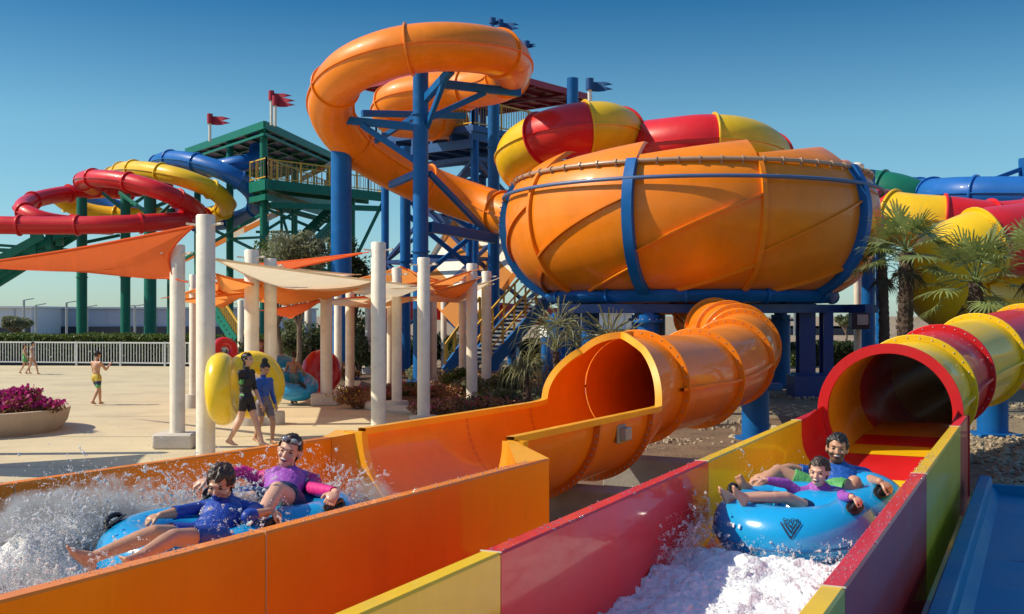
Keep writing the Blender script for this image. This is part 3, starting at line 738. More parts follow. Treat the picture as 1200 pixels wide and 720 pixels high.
ins = lambda u, v, z: c0+(c1-c0)*u+(c2-c0)*v+V(0, 0, z-ZR)
for u, v in ((.05, .04), (.45, .04), (.9, .05), (.05, .92), (.9, .92), (.5, .92)):
    mb = MB(); mb.cyl(ins(u, v, 0), ins(u, v, ZR), .20, n=16); mb.build('post', PAINTG, gtw)
ZD = 9.2
mb = MB(); dk = [ins(-.02, .0, ZD), ins(.16, .0, ZD), ins(.16, 1, ZD), ins(-.02, 1, ZD)]
mb.add(dk+[p-V(0, 0, .18) for p in dk], [(3, 2, 1, 0), (4, 5, 6, 7), (0, 1, 5, 4), (1, 2, 6, 5), (2, 3, 7, 6), (3, 0, 4, 7)])
for i in range(4): mb.bar(dk[i]-V(0, 0, .3), dk[(i+1) % 4]-V(0, 0, .3), .16, .55); mb.bar(dk[i]-V(0, 0, .95), dk[(i+1) % 4]-V(0, 0, .95), .14, .3)
for t in np.linspace(.1, .9, 7): mb.bar(dk[0]+(dk[1]-dk[0])*t-V(0, 0, .45), dk[3]+(dk[2]-dk[3])*t-V(0, 0, .45), .12, .3)
mb.build('deck', PAINTG, gtw, 20)
wk0, wk1 = ins(-.02, .05, ZD), lv(450, 226, ZD-.2)
wo = nrm(np.cross(V(0, 0, 1), wk1-wk0))*1.7
mb = MB(); q = [wk0, wk1, wk1+wo, wk0+wo]; mb.add(q+[p-V(0, 0, .2) for p in q], [(3, 2, 1, 0), (4, 5, 6, 7), (0, 1, 5, 4), (1, 2, 6, 5), (2, 3, 7, 6), (3, 0, 4, 7)])
mb.bar(wk0-V(0, 0, .25), wk1-V(0, 0, .25), .14, .5); mb.bar(wk0+wo-V(0, 0, .25), wk1+wo-V(0, 0, .25), .14, .5); mb.bar(wk0-V(0, 0, 1.3), wk1-V(0, 0, .9), .14, .3)
mb.build('walkway', PAINTG, gtw, 20)
r1, r2 = MB(), MB(); railing(r1, r2, [wk0, wk1, wk1+wo, wk0+wo], gap=.28); railing(r1, r2, [dk[1], dk[0], dk[3], dk[2]], gap=.28)
r1.build('rail', PAINTY, gtw, 20); r2.build('baluster_panel', mat('tan_baluster', (.40, .22, .07), .5), gtw, 20)
mb = MB(); wc = wk1+wo*.5+(wk0-wk1)*.24; mb.cyl(wc*V(1, 1, 0), wc-V(0, 0, .2), .26, n=16); mb.build('post', PAINTG, gtw)
wc = wk1-V(0, 0, .4); mb = MB(); mb.bar(wc, V(*( (wk1+(wk0-wk1)*.24)[:2]), 5.6), .14); mb.build('bracing', PAINTG, gtw)
mb = MB()
for (p, q) in (((388, 243, 62), (336, 293, 60)), ((405, 246, 61), (366, 285, 58)), ((335, 296, 61), (400, 330, 61))):
    a, b = at(*p), at(*q); sd = V(.0, 1.2, 0)
    for s in (0, 1): mb.bar(a+sd*s, b+sd*s, .1, .36)
    for t in np.linspace(.03, .97, 16): mb.box(a+(b-a)*t+sd*.5, (.32, 1.2, .06))
for p, q in (((325, 235, 61), (355, 330, 61)), ((343, 236, 61), (343, 330, 61)), ((330, 235, 60), (330, 330, 60)), ((312, 245, 58), (410, 285, 62)), ((312, 270, 58), (360, 240, 60)), ((272, 280, 60), (312, 278, 58)), ((235, 262, 62), (312, 300, 58)), ((205, 310, 62), (312, 248, 58)), ((300, 272, 60), (350, 272, 60))):
    mb.bar(at(*p), at(*q), .13)
mb.build('stair', PAINTG, gtw, 20)
# green truss stair at the far left
ts = thing('truss_stair', 'green steel stair truss rising under the lower red tube at the left edge', 'stair', gz(30, 56))
mb = MB()
for dx in (0, 16, 32, -22):
    mb.bar(at(-60+dx, 348, 57+dx*.03), at(66+dx*.7, 276, 57+dx*.03), .16, .4)
mb.bar(at(-40, 291, 57), at(70, 297, 57), .2); mb.bar(at(-40, 299, 58), at(50, 304, 58), .2); mb.bar(at(-40, 285, 58), at(80, 293, 58), .14)
for x in (40, 58, 70): mb.bar(at(x, 268, 57), at(x, 300-(x-40)*.4, 57), .3)
mb.bar(at(62, 278, 56.5), at(92, 271, 57), .3)
mb.build('truss', PAINTG, ts, 20)

# ================================================================== spiral tube slides on the left
def small_tube(label, pts, r, m, **k):
    t = thing('spiral_tube_slide', label, 'water slide', gz(pts[len(pts)//2][0], pts[0][2]), 'spiral tube slides by the green tower')
    tube_slide(t, A(*pts), r, [m], seg=2.9, n=20, fl=.09, fw=.05, step=.3, **k); return t
small_tube('upper red spiral tube bending above the left columns', [(150, 226, 66), (112, 221, 63), (97, 212, 60), (112, 209, 57.5), (150, 213, 56), (190, 225, 55.5), (222, 240, 57), (229, 252, 60), (205, 252, 63)], .45, RED)
small_tube('left red spiral tube that turns and runs out of the left edge', [(200, 222, 66), (160, 222, 65), (110, 224, 63.5), (65, 229, 61.5), (32, 238, 59), (28, 248, 57), (50, 258, 56.5), (85, 263, 57.5), (130, 266, 60)], .44, RED)
small_tube('lower straight red tube crossing the left edge in front of the green columns', [(238, 254, 60), (215, 258, 57), (180, 261, 55), (130, 263.5, 54), (60, 264.5, 54), (0, 264, 54), (-80, 262, 54)], .44, RED)
small_tube('yellow spiral tube curling between the red and the blue ones', [(120, 214, 68), (138, 203, 64), (152, 199, 61), (180, 201, 59), (215, 209, 58), (248, 222, 58.5), (266, 238, 60), (255, 250, 62), (225, 255, 63.5), (160, 253, 65), (112, 250, 65), (80, 240, 64.5), (70, 232, 64)], .48, YELLOW)
small_tube('blue spiral tube hanging nearest the green tower', [(180, 200, 67), (190, 189, 63), (208, 187, 61), (235, 192, 59.5), (268, 204, 59), (292, 220, 59.5), (302, 240, 61), (285, 255, 63), (250, 261, 64.5), (180, 255, 67), (135, 243, 68), (100, 230, 68)], .48, BLUE)
small_tube('short blue start tube leaving the green tower deck', [(303, 176, 62), (300, 188, 61.5), (285, 191, 61), (258, 196, 61.5), (225, 205, 63)], .45, BLUE)

# ================================================================== striped orange and white slides
def striped(label, p0, p1, wv, n, Y0, Y1, bow=0):
    t = thing('striped_slide', label, 'water slide', gz(p1[0], Y1), 'orange and white striped slides')
    a, b = at(*p0, Y0), at(*p1, Y1); w = np.asarray(wv, float)
    for k in range(n):
        mb = MB(); P = []
        for u in np.linspace(k/n, (k+1)/n, 4):
            c = a+(b-a)*u+V(0, 0, bow*math.sin(PI*u))
            P.append([c+V(0, 0, .35), c, c+w, c+w+V(0, 0, .35)])
        mb.grid(P); mb.build('slide_section', SAILL if k % 2 else WHITEP, t, 40)
striped('striped orange and white slide dropping behind the green tower stair', (362, 236), (196, 318), (.3, 3.4, .9), 9, 66, 70)
striped('steep striped orange and white slide behind the blue stair', (650, 286), (556, 408), (-2.6, 4.5, 2.5), 6, 46, 43, .7)
striped('striped orange and white slide above the walkway of the green tower', (395, 192), (352, 214), (.2, 2.4, .6), 3, 67, 68)
# low red flumes behind the pergola
t = thing('red_flume', 'low red slide wall glimpsed between the pergola columns', 'water slide', gz(530, 46)); mb = MB()
mb.grid([[p, p+V(0, 0, .75), p+V(0, .2, .85), p+V(0, .35, 0)] for p in spline(A((440, 378, 46), (480, 374, 46), (530, 376, 46.5), (590, 378, 48), (660, 384, 50)), .4)]); mb.build('flume_wall', RED, t, 50)
mb = MB(); mb.cyl(gz(470, 46.2), gz(470, 46.2)+V(0, 0, 1.8), .2); mb.cyl(gz(600, 48.3), gz(600, 48.3)+V(0, 0, 1.7), .2); mb.build('support_post', PAINTB, t)

# ================================================================== blue stair with yellow railings
st = thing('metal_stair', 'blue steel stair with grey treads and yellow railings left of the bowl', 'stair', gz(590, 36))
a, b = at(572, 432, 35.5), at(641, 352, 37.5); sd = nrm(np.cross(b-a, V(0, 0, 1)))*1.0
if sd[1] > 0: sd = -sd
mb = MB()
for s in (0, 1): mb.bar(a-sd*s, b-sd*s, .1, .42)
mb.build('stringer', PAINTB, st, 20)
for k, t in enumerate(np.linspace(.04, .97, 16)):
    mb = MB(); c = a+(b-a)*t-sd*.5; mb.box(c+V(0, 0, .12), (.36, 1.0, .06), (nrm((b-a)*V(1, 1, 0)), nrm(sd), V(0, 0, 1))); mb.build('tread', STEEL, st, 0)
r1 = MB()
for s in (0, 1):
    r1.bar(a-sd*s+V(0, 0, 1.0), b-sd*s+V(0, 0, 1.0), .06); r1.bar(a-sd*s+V(0, 0, .55), b-sd*s+V(0, 0, .55), .04)
    for t in np.linspace(.05, 1, 6): r1.bar(a+(b-a)*t-sd*s, a+(b-a)*t-sd*s+V(0, 0, 1.0), .07)
lb = b-sd*.5; q = V(1.6, .3, 0)
for p in (b, b-sd): r1.bar(p+V(0, 0, 1.0), p+q+V(0, 0, 1.0), .06); r1.bar(p+V(0, 0, .5), p+q+V(0, 0, .5), .04); r1.bar(p+q, p+q+V(0, 0, 1), .07)
r1.build('railing', PAINTY, st, 20)
mb = MB(); mb.box(lb+q*.5, (1.7, 1.2, .12)); mb.cyl(lb+q*.9-V(0, 0, .05), (lb+q*.9)*V(1, 1, 0), .1); mb.build('landing', PAINTB, st, 20)
# second flight on the left: a yellow-railed stair between the pergola columns
st2 = thing('metal_stair', 'smaller yellow-railed blue stair half hidden by the right pergola columns', 'stair', gz(540, 40))
a, b = at(522, 436, 40), at(562, 380, 41); mb = MB()
for s in (0, 1.1): mb.bar(a+V(0, s, 0), b+V(0, s, 0), .1, .4)
for t in np.linspace(.05, .95, 12): mb.box(a+(b-a)*t+V(0, .55, .1), (.3, 1.1, .06))
mb.build('flight', PAINTB, st2, 20)
r1 = MB()
for s in (0, 1.1):
    r1.bar(a+V(0, s, 1.0), b+V(0, s, 1.0), .06)
    for t in np.linspace(.0, 1, 5): r1.bar(a+(b-a)*t+V(0, s, 0), a+(b-a)*t+V(0, s, 1.0), .07)
r1.build('railing', PAINTY, st2, 20)
# yellow-green stair on the left behind the pergola
st3 = thing('metal_stair', 'green stair with a yellow side panel behind the left pergola columns', 'stair', gz(265, 47))
a, b = at(288, 418, 46), at(244, 352, 48); mb = MB()
for s in (0, 1.1): mb.bar(a+V(0, s, 0), b+V(0, s, 0), .12, .5)
for t in np.linspace(.05, .95, 13): mb.box(a+(b-a)*t+V(0, .55, .1), (.3, 1.1, .06))
mb.build('flight', PAINTG, st3, 20)
r1 = MB(); r1.bar(a+V(0, 0, .95), b+V(0, 0, .95), .08)
for t in np.linspace(0, 1, 22): r1.bar(a+(b-a)*t, a+(b-a)*t+V(0, 0, .95), .05)
r1.build('railing', PAINTY, st3, 20)

# ================================================================== pergola columns
PG = 'cream pergola columns'
cols = [ # px, width px, top row, foot row, pedestal
 (241, 22, 252, 534, 0, 'nearest tall cream pergola column, left of the woman with the yellow tube'),
 (208, 17.5, 287, 507, 2, 'cream column on a square plinth just left of the nearest column'),
 (226.5, 9, 322, 470, 1, 'thin cream column glimpsed between the two leftmost columns'),
 (295, 17, 293, 486, 1, 'cream column rising behind the boy in the blue shirt'),
 (317, 14.5, 303, 482, 1, 'cream column on a round plinth right of the boy in the blue shirt'),
 (282, 7, 352, 442, 0, 'thin distant cream column left of the boy in the blue shirt'),
 (361, 8, 345, 440, 0, 'thin cream column with a small blue notice behind the red tube'),
 (382.5, 14, 340, 462, 2, 'cream column on a plinth right against the red tube'),
 (396, 9, 335, 452, 0, 'shaded cream column just right of the column by the red tube'),
 (410, 10.5, 338, 457, 0, 'cream column standing alone in the flower bed left of the second tallest'),
 (431, 7, 345, 434, 1, 'small far cream column on a plinth in the bushes'),
 (443.5, 17.5, 284, 505, 0, 'second tallest cream column, in front of the flower bed'),
 (457.5, 8.5, 325, 462, 0, 'slim cream column touching the column on the round plinth'),
 (465, 12, 314, 470, 1, 'cream column on a broad round plinth'),
 (496.5, 15, 302, 490, 1, 'cream column right behind the orange half pipe with a white plinth'),
 (507.5, 9, 340, 455, 0, 'shaded cream column just right behind the plinth column'),
 (520, 7, 345, 437, 0, 'thin far cream column before the smaller blue stair'),
 (542, 8.5, 321, 466, 0, 'slim cream column left of the rightmost pair'),
 (553, 13, 309, 481, 0, 'thicker cream column of the rightmost pair'),
 (570, 11.5, 318, 468, 0, 'rightmost cream pergola column, before the blue stair')]
CP = {}; PED = {1: (18.4, .25), 2: (26.2, .32), 3: (22.2, .22), 4: (22.3, .26), 7: (27., .3), 10: (41., .2), 13: (24.9, .27), 14: (22.3, .17)}
for i, (px, w, top, foot, ped, lab) in enumerate(cols):
    Y = .285*F/w
    Yf = CH*F/(foot-HY+ (0 if not ped else 0))
    Y = (Y+2*Yf)/3 if not ped else PED[i][0]
    b = gz(px, Y); zt = CH-(top-HY)*Y/F; r = w*Y/F/2
    t = thing('pergola_column', lab, 'column', b, PG)
    mb = MB(); prof = [(r, 0.0), (r, zt-.02), (r-.015, zt), (0.0, zt)]
    mb.lathe(prof, b, 28); mb.build('shaft', WHITEP, t, 40)
    if ped:
        zp = PED[i][1]
        mb = MB()
        if ped == 1: mb.lathe([(r*2.3, 0), (r*2.3, zp-.03), (r*2.2, zp), (0, zp)], b, 32)
        else: mb.box(b+V(0, 0, zp/2), (.66, .62, zp), bev=.03)
        mb.build('plinth', CONC, t, 40)
    hk = MB()
    for d in ((1, -.4), (-1, -.2)): hk.bar(b+V(d[0]*r*.7, d[1]*r*.7, zt-.16), b+V(d[0]*(r+.14), d[1]*(r+.14), zt-.14), .07, .03)
    hk.build('hook_plate', WHITEP, t, 20)
    CP[i] = (b, zt, r)
mb = MB(); b, zt, r = CP[6]
mb.lathe([(r+.004, 1.45), (r+.004, 1.85)], b, 20, a0=-PI, a1=0); tag(mb.build('notice', mat('pale_blue_notice', (.45, .58, .7), .5)), 'small pale blue notice wrapped on a thin pergola column', 'sign')

# ================================================================== shade sails
def sail(label, corners, m, sag=.25, bow=.12, n=16):
    P = [at(*c) for c in corners]; t = thing('shade_sail', label, 'shade sail', P[0], 'orange and cream shade sails')
    k = len(P); cen = sum(P)/k; mb = MB()
    for i in range(k):
        a, b = P[i], P[(i+1) % k]; rows = []
        for u in np.linspace(0, 1, n):
            e = a+(b-a)*u; e = e+(cen-e)*bow*4*u*(1-u)
            row = []
            for v in np.linspace(0, 1, 10):
                q = e+(cen-e)*v; q = q-V(0, 0, sag*(1-(1-v)**2)+.03*sag*4*u*(1-u)*math.sin(7*u+i)); row.append(q)
            rows.append(row)
        mb.grid(rows)
    cl = mb.build('cloth', m, t, 180)
    mb = MB()
    for i in range(k):
        a, b = P[i], P[(i+1) % k]; pts = []
        for u in np.linspace(0, 1, 12):
            e = a+(b-a)*u; pts.append(e+(cen-e)*bow*4*u*(1-u))
        mb.tube(pts, .022, 6); d = nrm(a-cen); mb.tube([a, a+d*.35], .012, 6)
    mb.build('edge_cable', m, t)
sail('large orange sail stretched from the nearest column out of the left edge', [(227, 265, 17.6), (205, 327, 18.3), (-40, 311, 23), ], SAILO, .22, .16)
sail('long cream sail hanging between the nearest column and the middle columns', [(253, 304, 17.6), (487, 335, 22.8), (300, 333, 30)], SAILC, .25, .10)
sail('narrow burnt orange sail reaching up to the second tallest column', [(424, 297, 21.4), (325, 320, 23), (298, 310, 31)], SAILO, .1, .14)
sail('orange sail hanging under the long cream sail', [(252, 326, 22), (420, 333, 23.5), (330, 352, 29)], SAILL, .35, .14)
sail('low orange sail at the left, between the nearest columns', [(203, 348, 27), (288, 346, 33), (250, 330, 24)], SAILL, .3, .1)
sail('deep orange sail with a pale fold right of the middle columns', [(311, 364, 32), (378, 352, 27.5), (340, 372, 36)], SAILO, .2, .1)
sail('light orange sail behind the second tallest column', [(400, 331, 30), (470, 313, 25.3), (520, 330, 34), (440, 336, 36)], SAILL, .2, .1)
sail('light orange sail rising to the right-hand columns', [(478, 316, 25.3), (505, 334, 22.8), (552, 318, 26), (520, 338, 33)], SAILL, .25, .1)
sail('orange sail low between the right-hand columns', [(505, 343, 23), (558, 328, 25.8), (540, 345, 33)], SAILL, .2, .1)
sail('cream sail low between the right-hand columns', [(480, 352, 25.5), (575, 330, 29), (540, 355, 35)], SAILC, .15, .1)
sail('cream sail low behind the second tallest column', [(350, 352, 28), (500, 348, 30), (450, 362, 40)], SAILC, .15, .08)
sail('deep orange sail low behind the second tallest column', [(385, 352, 31), (446, 345, 30), (440, 356, 38)], SAILO, .15, .08)

sail('cream sail tucked behind the long cream sail, left of the thick blue column', [(318, 312, 25), (415, 322, 33), (300, 330, 34)], SAILC, .12, .08)
sail('burnt orange sail under the left half of the long cream sail', [(254, 322, 18.5), (318, 338, 24), (255, 345, 27)], SAILL, .12, .08)
sail('light orange sail layered low behind the left columns', [(250, 342, 24), (405, 342, 28), (300, 352, 33)], SAILL, .18, .10)
sail('cream sail hanging low under the light orange one by the second tallest column', [(400, 336, 24), (492, 338, 23.5), (450, 356, 30)], SAILC, .15, .08)
sail('orange sail low at the left reaching the plinth column', [(206, 352, 22), (292, 343, 24), (262, 360, 30)], SAILL, .10, .08)
sail('light orange sail between the plinth column and the slim columns', [(500, 330, 23), (545, 328, 30), (470, 334, 32)], SAILL, .12, .08)

sail('pale cream sail sagging behind the two columns by the walking pair', [(296, 318, 24), (378, 330, 27.5), (300, 346, 32)], SAILC, .18, .08)
sail('light orange sail slung between the round-plinth column and the second tallest column', [(320, 334, 23), (437, 330, 22), (384, 348, 28)], SAILL, .22, .10)
sail('deep orange sail crossing low behind the leftmost pair of columns', [(230, 336, 27), (300, 330, 24), (270, 352, 36)], SAILO, .12, .08)
sail('cream sail bridging the two columns left of the blue stair', [(546, 338, 30), (574, 334, 29.2), (500, 352, 36)], SAILC, .12, .08)

for i, (x, y) in enumerate(((-13.4, 15.2), (-8.3, 14.3), (-9.6, 17.4))):
    t = thing('pergola_column', 'cream pergola column outside the left edge of the view, carrying the shading sail', 'column', (x, y, 0), 'pergola columns beyond the left edge')
    mb = MB(); mb.lathe([(.145, 0), (.145, 3.6), (.13, 3.62), (0, 3.62)], (x, y, 0), 24); mb.build('shaft', WHITEP, t, 40)
F_ = lambda x, y, z_: (600+x*F/y, HY-(z_-CH)*F/y, y)
sail('orange sail outside the left edge whose shadow falls across the near plaza', [F_(-13.2, 15.2, 3.5), F_(-8.5, 14.4, 3.3), F_(-9.6, 17.2, 3.45)], SAILO, .2, .10)

# ================================================================== white fence on the left
def fence(label, p0, p1, h, grp=None):
    t = thing('railing_fence', label, 'fence', p0); L = np.linalg.norm(p1-p0); mb = MB()
    mb.bar(p0+V(0, 0, h), p1+V(0, 0, h), .06); mb.bar(p0+V(0, 0, .14), p1+V(0, 0, .14), .05); mb.build('rail', FENCEW, t, 20)
    mb = MB()
    for u in np.linspace(0, 1, int(L/.13)): mb.bar(p0+(p1-p0)*u+V(0, 0, .14), p0+(p1-p0)*u+V(0, 0, h), .03)
    mb.build('baluster_panel', FENCEW, t, 20)
    for u in np.linspace(0, 1, int(L/2)+1):
        mb = MB(); c = p0+(p1-p0)*u; mb.box(c+V(0, 0, h/2+.02), (.08, .08, h+.06)); mb.build('post', FENCEW, t, 20)
fence('long white railing fence at the back of the plaza, left of the pergola', gz(-60, 49), gz(300, 46.5), 1.0)
mb = MB(); mb.bar(gz(-60, 49.3)+V(0, 0, .06), gz(300, 46.8)+V(0, 0, .06), .3, .13); tag(mb.build('low_kerb', DARK, smooth=20), 'dark low kerb under the white railing fence', 'kerb')

# ================================================================== far buildings
def block(label, px0, px1, top, Y, m, bot=392, d=20):
    a, b = at(px0, top, Y), at(px1, top, Y)
    t = thing('warehouse', label, 'building', a*V(1, 1, 0)); mb = MB()
    mb.box(V((a[0]+b[0])/2, Y+d/2, a[2]/2), (b[0]-a[0], d, a[2]), bev=.05); mb.build('wall', m, t, 20)
    mb = MB(); mb.box(V((a[0]+b[0])/2, Y+d/2, a[2]+.1), (b[0]-a[0]+.4, d+.4, .2)); mb.build('roof', m, t, 20)
    mb = MB()
    for u in np.linspace(.1, .9, 5): mb.box(V(a[0]+(b[0]-a[0])*u, Y-.03, a[2]*.5), (.12, .06, a[2]*.98))
    mb.build('wall_joint', GREYW, t, 20)
    mb = MB(); mb.box(V((a[0]+b[0])/2, Y-.1, .5), (b[0]-a[0]-.2, .2, 1.0)); mb.build('plinth_band', DARK, t, 20)
block('bright white warehouse end at the far left on the horizon', -160, 37, 361.5, 105, WHITEW)
block('long white warehouse on the horizon left of the pergola, its shade painted grey', 37.5, 330, 362.5, 112, GREYW)
block('white shed seen under the left part of the bowl', 640, 742, 368, 90, WHITEW)
block('distant pale wall on the horizon right of the bowl legs', 890, 1040, 385, 120, GREYW, d=4)
for i, (px, top) in enumerate(((28, 352), (42, 358), (78, 355), (102, 360), (158, 359), (278/1.9, 360), (931, 360))):
    Y = 100 if px < 500 else 115; p = at(px, top, Y); t = thing('street_lamp', 'thin lamp post on the skyline, %s' % ['above the bright warehouse end', 'at the bright warehouse corner', 'left of the first green column', 'just right of the first green column', 'just right of the second green column', 'hidden near the second green column', 'right of the bowl above the far hedge'][i], 'lamp post', p*V(1, 1, 0), 'thin lamp posts on the skyline')
    mb = MB(); mb.cyl(p*V(1, 1, 0), p, .11, n=8); mb.build('pole', STEEL, t); mb = MB(); mb.bar(p, p+V(.9, 0, .15), .14, .08); mb.build('lamp_head', STEEL, t, 20)

# ================================================================== floodlight on a white pole
t = thing('floodlight_pole', 'white pole with a dark box floodlight right of the bowl', 'lamp', gz(1005, 39)); b = gz(1005, 39)
mb = MB(); mb.cyl(b, at(1005, 196, 39), .13, n=16); mb.build('pole', WHITEP, t)
mb = MB(); mb.box(at(1007, 376, 38.7), (.64, .4, .60), bev=.02); mb.build('lamp_housing', DARK, t, 30)
mb = MB(); mb.box(at(1011, 375, 38.48), (.38, .03, .36), bev=.01); mb.build('lamp_glass', mat('grey_glass', (.45, .45, .45), .15), t, 30)
mb = MB(); mb.bar(b+V(-.05, 0, 1.75), b+V(.1, -.3, 1.75), .08); mb.build('bracket', DARK, t, 20)
mb = MB(); mb.ell(at(1005, 195, 39), V(.22, .22, .14), 8, 14); mb.build('mast_cap', WHITEP, t)

# ================================================================== ground
def sheet(name, poly, z, m, kind='structure'):
    mb = MB(); mb.poly([(x, y, z) for x, y in poly]); return tag(mb.build(name, m, smooth=0), kind=kind)
SAND = mat('sandy_soil', (.30, .22, .14), .95, var=.3, vscale=.5, bump=.03, bscale=6, dirt=(.15, .10, .06), damt=.6, dscale=.35)
PLAZA = mat('warm_concrete_paving', (.60, .505, .315), .85, var=.07, vscale=.35, bump=.002, bscale=60, dirt=(.36, .30, .21), dscale=.5, damt=.6)
MULCH = mat('dark_mulch', (.10, .065, .04), .95, var=.4, vscale=3, bump=.04, bscale=14)
SOIL = mat('brown_earth', (.15, .095, .055), .95, var=.35, vscale=1.5, bump=.04, bscale=9, dirt=(.25, .18, .11), dscale=.6, damt=.5)
GRAVEL = mat('pale_gravel', (.24, .19, .125), .95, var=.35, vscale=4, bump=.04, bscale=16, dirt=(.12, .1, .07), damt=.6)
sheet('ground', [(-900, -40), (900, -40), (900, 1400), (-900, 1400)], -.02, SAND)
sheet('plaza', [(-60, 1), tuple(Q(0, -6.9)[:2]), tuple(Q(8.4, -6.5)[:2]), (-.5, 14), (1.2, 19.5), (.3, 23), (-1.2, 26), (-3, 33), (-6, 47), (-60, 50.5)], 0, PLAZA)
sheet('planting_bed', [(-2.9, 27.5), (-.8, 22.2), (.2, 20.5), (1.6, 20), (3.4, 21.5), (4.5, 26), (4, 44), (-9, 46), (-6, 36)], .03, MULCH)
sheet('earth_bed', [tuple(Q(7, -3.7)[:2]), tuple(R(3, -.2)[:2]), tuple(R(9, -.2)[:2]), (5.5, 17), (9, 24), (6, 24), (1.8, 20), (1.0, 17.5), (0.3, 14)], .01, SOIL)
sheet('gravel_bed', [(4.2, 14), tuple(R(3, 1.2)[:2]), tuple(R(-6, 3)[:2]), tuple(R(-6, 8)[:2]), (26, 20), (26, 34), (0, 34), (2, 22)], -.006, GRAVEL)
mb = MB()                                             # curved kerb in front of the flower bed
kp = spline([(-3.9, 27.2, .08), (-2.9, 25.0, .08), (-1.9, 24.2, .08), (-.9, 24.6, .08), (.3, 24.2, .08), (1.2, 22.8, .08)], .2)
mb.tube(kp, .12, 8); tag(mb.build('bed_kerb', CONC), 'pale curved kerb edging the flower bed under the pergola', 'kerb')
mb = MB()                                             # paving joints in the plaza
JT = mat('paving_joint', (.30, .25, .17), .9)
for y in np.arange(12, 46, 4.0): mb.add([(-40, y, .004), (-1.5, y, .004), (-1.5, y+.025, .004), (-40, y+.025, .004)], [(0, 1, 2, 3)])
tag(mb.build('paving_joints', JT, smooth=0), kind='structure')

# stones lying on the gravel: uncountable
def stones(name, n, region, smin, smax, m, seed):
    rs_ = np.random.RandomState(seed); mb = MB()
    base = MB(); base.ell((0, 0, 0), V(1, 1, 1), 4, 6); bv = np.concatenate(base.v); bf = base.f
    k = 0
    while k < n:
        x, y = region(rs_)
        if x is None: continue
        s = smin*(smax/smin)**rs_.rand(); a = rs_.rand()*6.28; sc = np.array([1, .55+.45*rs_.rand(), .45+.35*rs_.rand()])*s
        v = bv*(1+.25*rs_.randn(len(bv), 1))*sc; c, d = math.cos(a), math.sin(a)
        v = np.stack([v[:, 0]*c-v[:, 1]*d+x, v[:, 0]*d+v[:, 1]*c+y, v[:, 2]+.2*s], 1); mb.add(v, bf); k += 1
    return tag(mb.build(name, m, smooth=25), kind='stuff')
def clear(x, y):                                     # keep stones off the slides
    p = (V(x, y, 0)-RO)@RN; s = (V(x, y, 0)-RO)@RD
    if s < 9.4 and -.25 < p < 4.6: return False
    q = V(x, y, 0)@ON
    if V(x, y, 0)@OD < 13.8 and q < -3.7: return False
    return True
def regA(r):
    x, y = r.uniform(1.2, 13), r.uniform(12, 30)
    if fbm(np.array([[x*.45, y*.45, 3.]]), 2)[0] < .05+.25*r.randn()*.5: return (None, None)
    return (x, y) if clear(x, y) and x > 1.0+.12*(y-14) else (None, None)
def regB(r):
    s = r.uniform(3, 16); p = r.uniform(1.75, 8); q = R(s, p); return (q[0], q[1]) if clear(q[0], q[1]) else (None, None)
STONE = mat('limestone_rubble', (.36, .30, .21), .9, var=.3, vscale=1.5, bump=.02, bscale=20)
stones('gravel', 3800, regA, .018, .085, STONE, 3)
stones('rubble', 4200, regB, .025, .10, STONE, 4)
# ================================================================== people
def skinmat(n, c): return mat(n, c, .42, var=.10, vscale=6, sss=.12, bump=.0012, bscale=60, coat=.12)
SK1 = skinmat('fair_skin', (.66, .37, .25)); SK2 = skinmat('tan_skin', (.53, .28, .165)); SK3 = skinmat('brown_skin', (.30, .14, .078))
HAIRD = mat('dark_hair', (.018, .013, .010), .38, var=.4, vscale=30, bump=.004, bscale=80)
HAIRB = mat('brown_hair', (.045, .025, .015), .38, var=.4, vscale=30, bump=.004, bscale=80)
BEARD = mat('short_beard', (.15, .075, .042), .7, var=.4, vscale=60)
EYE = mat('dark_eyes', (.02, .012, .01), .2); TEETH = mat('teeth', (.75, .72, .66), .3); MOUTH = mat('mouth', (.22, .03, .03), .4); LIP = mat('lips', (.40, .13, .10), .4)
def cloth(n, c, **k): return mat(n, c, k.pop('rough', .55), var=.14, vscale=9, bump=.006, bscale=22, **k)
C_BLUE = cloth('royal_blue_rash_vest', (.012, .05, .32), coat=.12, rough=.45); C_BLUE2 = cloth('blue_rash_vest', (.012, .09, .38), coat=.2)
C_BLK = cloth('black_wetsuit', (.012, .012, .015), rough=.6); C_PUR = cloth('purple_rash_vest', (.33, .08, .42), coat=.04); C_PNK = cloth('pink_sleeve', (.60, .015, .19), coat=.05)
C_GRN = cloth('green_shorts', (.10, .36, .10)); C_YEL = cloth('yellow_shorts_band', (.60, .42, .05)); C_NVY = cloth('navy_shorts', (.012, .03, .09)); C_PAT = cloth('patterned_shorts', (.20, .16, .17)); C_MAR = cloth('maroon_top', (.20, .02, .04))

def hand(mb, w, d, n, k, side, curl):
    """palm, four unequal bent fingers and a thumb leaving the side of the palm; n = back of the hand"""
    d = nrm(d); n = nrm(n-d*(np.asarray(n)@d)); a = np.cross(d, n)*side
    mb.ell(w+d*.045*k, np.stack([a*.040*k, d*.052*k, n*.017*k], 1), 8, 10)
    for i, (o, L) in enumerate(((-.030, .056), (-.010, .070), (.011, .076), (.031, .070))):
        b = w+d*.080*k+a*o*k; c1 = curl; d1 = nrm(d*math.cos(c1)-n*math.sin(c1)); d2 = nrm(d*math.cos(c1*2.2)-n*math.sin(c1*2.2))
        m_ = b+d1*L*.5*k; e = m_+d2*L*.5*k
        mb.cap(b-d*.02*k, m_, .0095*k, .0090*k, 8); mb.cap(m_, e, .0090*k, .0075*k, 8)
    b = w+d*.03*k+a*.030*k; m_ = b+nrm(d*.6+a*.75-n*.3)*.038*k; e = m_+nrm(d*.85+a*.2-n*.6)*.030*k
    mb.cap(b, m_, .013*k, .011*k, 8); mb.cap(m_, e, .0105*k, .0085*k, 8)
